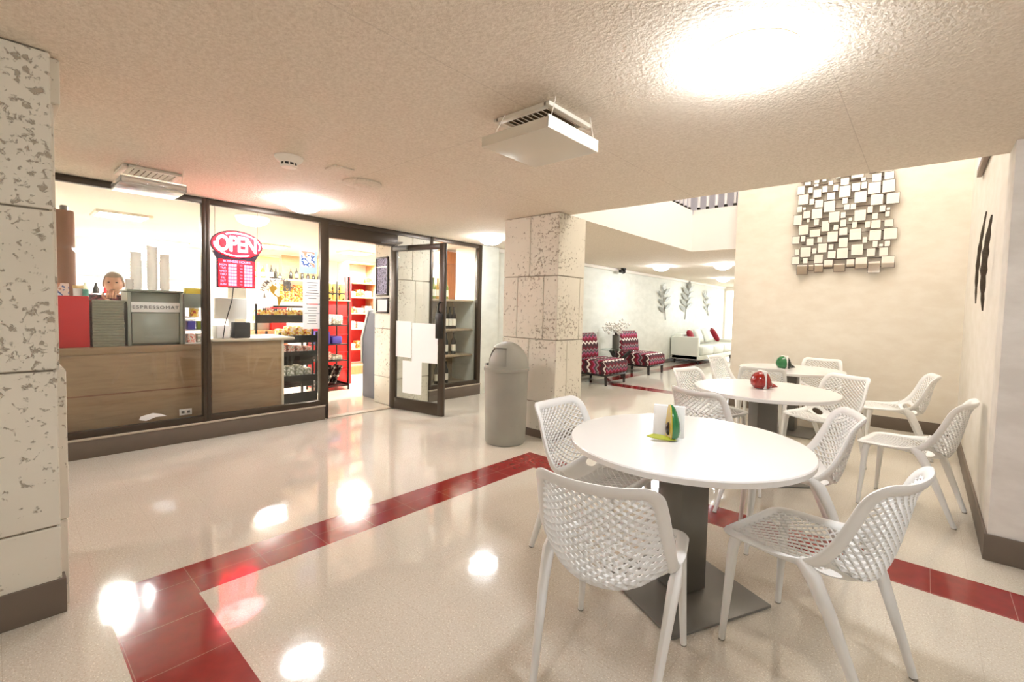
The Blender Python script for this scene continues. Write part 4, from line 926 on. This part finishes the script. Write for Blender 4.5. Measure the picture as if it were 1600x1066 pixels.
# tan shelf unit
ts = thing('shelf_unit', 'tan wooden shelf unit with red back at the rear of the shop', 'shelf', (-8.5, 4.42, 0))
for y in (0, .60): bx(-.4, 0, y-.015, y+.015, 0, 2.2, .003).obj('side', 'tanwood', ts)
for z in (.0, .16, .48, .88, 1.18, 1.5, 1.78, 2.17): bx(-.4, .0, 0, .60, z, z+.028, .003).obj('shelf', 'tanwood', ts)
bx(-.41, -.4, 0, .6, .2, 1.78).obj('back_panel', 'redbox', ts); bx(-.41, -.4, 0, .6, 1.79, 2.17).obj('upper_back', 'shopwall', ts)
bx(0, .004, 0, .6, 0, .16).obj('plinth', 'cherry', ts)
for i, z in enumerate((.508, .908, 1.208, 1.528, 1.808)):
    for k in range(3): tag(bx(-.15, .05, 0, .13, 0, (.10, .14, .12)[(i+k) % 3], .02).obj('packet', ('goods', 'goods2', 'goods3')[(i+2*k) % 3], loc=(-8.6, 4.48+.17*k, z+.0005)), f'packet on the {("lowest","second","third","fourth","top")[i]} goods shelf of the tan unit, {("left","middle","right")[k]}', 'packet', 'packets on the tan shelf unit')
# kiosk
kk = thing('kiosk', 'grey cash machine with slanted top standing beside the shop doorway', 'kiosk', (-6.38, 3.55, 0))
K = [(0, 0), (.42, .0), (.42, .12), (.40, .14), (.40, 1.12), (.30, 1.25), (.16, 1.27), (.0, .86)]
m = MB(); m.prism(K, .36, mtx=Matrix(((1, 0, 0, 0), (0, 0, 1, 0), (0, 1, 0, 0), (0, 0, 0, 1))), bev=.006); m.obj('cabinet', 'kiosk', kk)
m = MB(); m.prism([(-.035, .50), (0, .50), (0, .87), (.175, 1.29), (.14, 1.30), (-.05, .87)], .38, mtx=Matrix(((1, 0, 0, 0), (0, 0, 1, -.01), (0, 1, 0, 0), (0, 0, 0, 1)))); m.obj('front_shell', 'kiosklight', kk)
bx(.27, .36, .0, .36, 1.24, 1.55, .01).obj('top_sign', 'kiosklight', kk)
# framed notices on the stone column beside the doorway
for (x0, x1, z0, z1, mt, lb) in ((-5.85, -5.55, 1.50, 2.02, 'art', 'tall dark framed notice on the stone pillar beside the doorway'), (-5.84, -5.54, 1.26, 1.47, 'cert', 'small framed certificate below the dark notice on the stone pillar')):
    f = thing('framed_notice', lb, 'picture frame', ((x0+x1)/2, 3.458, (z0+z1)/2), 0, 'framed notices on the stone pillar'); w_, h_ = (x1-x0)/2, (z1-z0)/2
    m = MB(); e = .022; m.box(-w_, w_, -.022, 0, h_-e, h_, .003); m.box(-w_, w_, -.022, 0, -h_, -h_+e, .003); m.box(-w_, -w_+e, -.022, 0, -h_, h_, .003); m.box(w_-e, w_, -.022, 0, -h_, h_, .003); m.obj('frame', 'frame', f)
    bx(-w_+.01, w_-.01, -.01, -.001, -h_+.01, h_-.01).obj('print', mt, f, smooth=False)
    if mt == 'art': bx(-w_+.02, w_-.02, -.018, -.009, .12, .135).obj('divider', 'paper', f, smooth=False)

# coolers and high bottle shelves at the back
def cooler(y, label):
    c = thing('drinks_cooler', label, 'cooler', (-9.0, y, 0), 0, 'glass-door coolers at the back of the shop')
    bx(-.6, -.02, 0, .72, 0, 1.95, .01).obj('cabinet', 'screen', c)
    m = MB(); m.box(-.02, .02, 0, .07, .1, 1.75, .004); m.box(-.02, .02, .65, .72, .1, 1.75, .004); m.box(-.02, .02, .07, .65, .1, .17, .004); m.box(-.02, .02, .07, .65, 1.68, 1.75, .004); m.obj('door_frame', 'screen', c)
    bx(-.018, -.012, .07, .65, .17, 1.68).obj('interior', 'upper', c, smooth=False)
    for z in (.45, .75, 1.05, 1.35): bx(-.015, .1, .07, .65, z, z+.015).obj('shelf', 'machine', c)
    return c
cooler(.70, 'white glass-door cooler behind the clerk'); cooler(1.45, 'white glass-door cooler right of the one behind the clerk'); cooler(-.05, 'white glass-door cooler nearest the left end of the shop')
NB = ('first', 'second', 'third', 'fourth', 'fifth', 'sixth', 'seventh', 'eighth', 'ninth')
for j, z in enumerate((1.066, 1.366)):
    for k in range(5): tag(MB().lathe([(0, 0), (.03, 0), (.032, .12), (.014, .18), (.014, .21), (0, .21)], 12).obj('drink_bottle', ('purple', 'greypad', 'wine', 'redbox')[(j+k) % 4], loc=(-8.94, .83+.11*k, z)), f'drink bottle in the cooler behind the clerk, {NB[k]} from the left on the {("lower","upper")[j]} shelf', 'bottle', 'drinks in the cooler')
hs = thing('wall_shelf', 'pale high shelf of bottles at the back of the shop', 'shelf', (-9.5, 2.95, 1.80)); bx(-.3, .0, 0, .72, 0, .025, .003).obj('board', 'shopwall', hs); bx(-.31, -.3, 0, .72, 0, .45).obj('back_board', 'tin', hs)
for s in (.1, .6): bx(-.28, -.02, s, s+.02, -.12, 0).obj('bracket', 'shopwall', hs)
def bottle(x, y, z, h, r_, mt, label, group, lab=True):
    b = thing('bottle', label, 'bottle', (x, y, z), 0, group)
    MB().lathe([(0, 0), (r_, 0), (r_, h*.58), (r_*.9, h*.64), (r_*.38, h*.76), (r_*.36, h*.95), (r_*.42, h*.955), (r_*.42, h), (0, h)], 16).obj('glass', mt, b)
    if lab: MB().lathe([(r_*1.02, h*.14), (r_*1.02, h*.45)], 16).obj('label', 'label', b)
for k in range(9): bottle(-9.58, 3.0+.075*k, 1.8255, (.26, .28, .25, .29, .24, .27, .26, .2, .12)[k], .03, ('wine', 'amber', 'greenb', 'label', 'greenb', 'label', 'wine', 'wine', 'wine')[k], f'{("dark","amber","green","pale","green","pale","black","black","short black")[k]} bottle, {NB[k]} from the left on the high pale shelf', 'bottles on the high pale shelf', k % 2 == 0)
h2 = thing('wall_shelf', 'wooden high shelf with dark bottles left of the tan shelf unit', 'shelf', (-9.5, 3.72, 1.80)); bx(-.3, 0, 0, .72, 0, .04, .003).obj('board', 'tanwood', h2); bx(-.32, -.3, 0, .72, 0, .52).obj('back_board', 'tanwood', h2); bx(-.28, -.02, .02, .05, -.2, 0).obj('bracket', 'dark', h2)
for k in range(6): bottle(-9.58, 3.80+.11*k, 1.8405, (.2, .23, .18, .14, .14, .14)[k], .03, 'wine', f'dark bottle, {NB[k]} from the left on the wooden high shelf', 'bottles on the wooden high shelf', k == 1)
tag(bx(-.04, 0, 0, .55, 0, .36).obj('food_poster', 'goods3', loc=(-10.36, 3.9, 1.4)), 'orange food poster on the rear shop wall under the wooden shelf', 'poster')
rdm = thing('red_machine', 'grey and red drink machine at the rear of the shop counter', 'drink machine', (-8.3, 2.75, 0)); bx(-.4, 0, 0, .5, 0, .9, .01).obj('stand', 'cherry', rdm); bx(-.35, -.05, .26, .5, .9, 1.3, .01).obj('body', 'redplastic', rdm); bx(-.35, -.08, 0, .24, .9, 1.18, .02).obj('kettle', 'machine', rdm)

# right shop window: shelves of bottles
bs = thing('bottle_shelf', 'greyish wood shelf unit behind the right shop window', 'shelf', (-5.52, 4.03, 0))
for z in (.155, .60, 1.0, 1.455): bx(-.5, 0, 0, .925, z, z+.03, .003).obj('shelf', 'greywood', bs)
bx(-.52, -.5, 0, .925, .0, 1.48).obj('back_panel', 'greywood', bs); bx(-.5, .0, .926, .936, 0, 1.48).obj('side_panel', 'lounge', bs); bx(-.44, .03, .926, .936, 1.486, 2.33).obj('upper_panel', 'shopwall', bs)  # lower side panel takes the greener colour to paint in its shade
ck = thing('cherry_cabinet', 'reddish wood cabinet post with curved crown behind the right shop window', 'cabinet', (-6.25, 4.98, 0)); bx(-.3, 0, 0, .22, 0, 2.1, .006).obj('body', 'cherry', ck)
m = MB(); m.prism([(0, 2.1), (.22, 2.1), (.25, 2.2), (.29, 2.26), (.29, 2.31), (-.07, 2.31), (-.07, 2.26), (-.03, 2.2)], .34, mtx=Matrix(((0, 0, 1, -.32), (1, 0, 0, 0), (0, 1, 0, 0), (0, 0, 0, 1))), bev=.004); m.obj('crown', 'cherry', ck)
bl = 0
for z, ys, mt, s in ((1.0305, (4.36, 4.44, 4.52, 4.60, 4.68), 'wine', 'third'), (.6305, (4.42, 4.53, 4.68), 'wine', 'second'), (.1855, (4.36, 4.45, 4.54), 'wine', 'lowest'), (1.4855, (4.18, 4.26, 4.34, 4.42, 4.50, 4.58), 'greenb', 'top')):
    for k, y in enumerate(ys): bottle(-5.66 if mt == 'wine' else -5.74, y, z, .34 if mt == 'wine' else .32, .037, mt if k % 3 else ('wine' if mt == 'wine' else 'amber'), f'{"dark wine" if mt == "wine" else "yellow-green"} bottle on the {s} shelf of the right shop window, {NB[k]} from the left', 'bottles behind the right shop window')

# ------------------------------------------------------------------ world, camera
wd = bpy.data.worlds.new('world'); sc.world = wd; wd.use_nodes = True
wd.node_tree.nodes['Background'].inputs[0].default_value = (.95, .98, 1., 1); wd.node_tree.nodes['Background'].inputs[1].default_value = 3.
cam = bpy.data.cameras.new('camera'); co = bpy.data.objects.new('camera', cam); COL.objects.link(co)
r_, u_, f_ = AX
co.matrix_world = Matrix(((r_.x, u_.x, -f_.x, 0), (r_.y, u_.y, -f_.y, 0), (r_.z, u_.z, -f_.z, 1.35), (0, 0, 0, 1)))
cam.sensor_width = 36; cam.lens = CAMF['f']/1600*36; cam.shift_x = (800-CAMF['cx'])/1600; cam.shift_y = (CAMF['cy']-533)/1600; cam.clip_start = .02; cam.clip_end = 100
sc.camera = co
vs = sc.view_settings; sc.display_settings.display_device = 'sRGB'; vs.view_transform = 'Standard'; vs.look = 'None'; vs.gamma = 1; vs.use_curve_mapping = False; vs.exposure = .95
sc.cycles.use_denoising = True; sc.cycles.max_bounces = 10; sc.cycles.diffuse_bounces = 5; sc.cycles.transparent_max_bounces = 12; sc.cycles.sample_clamp_indirect = 8
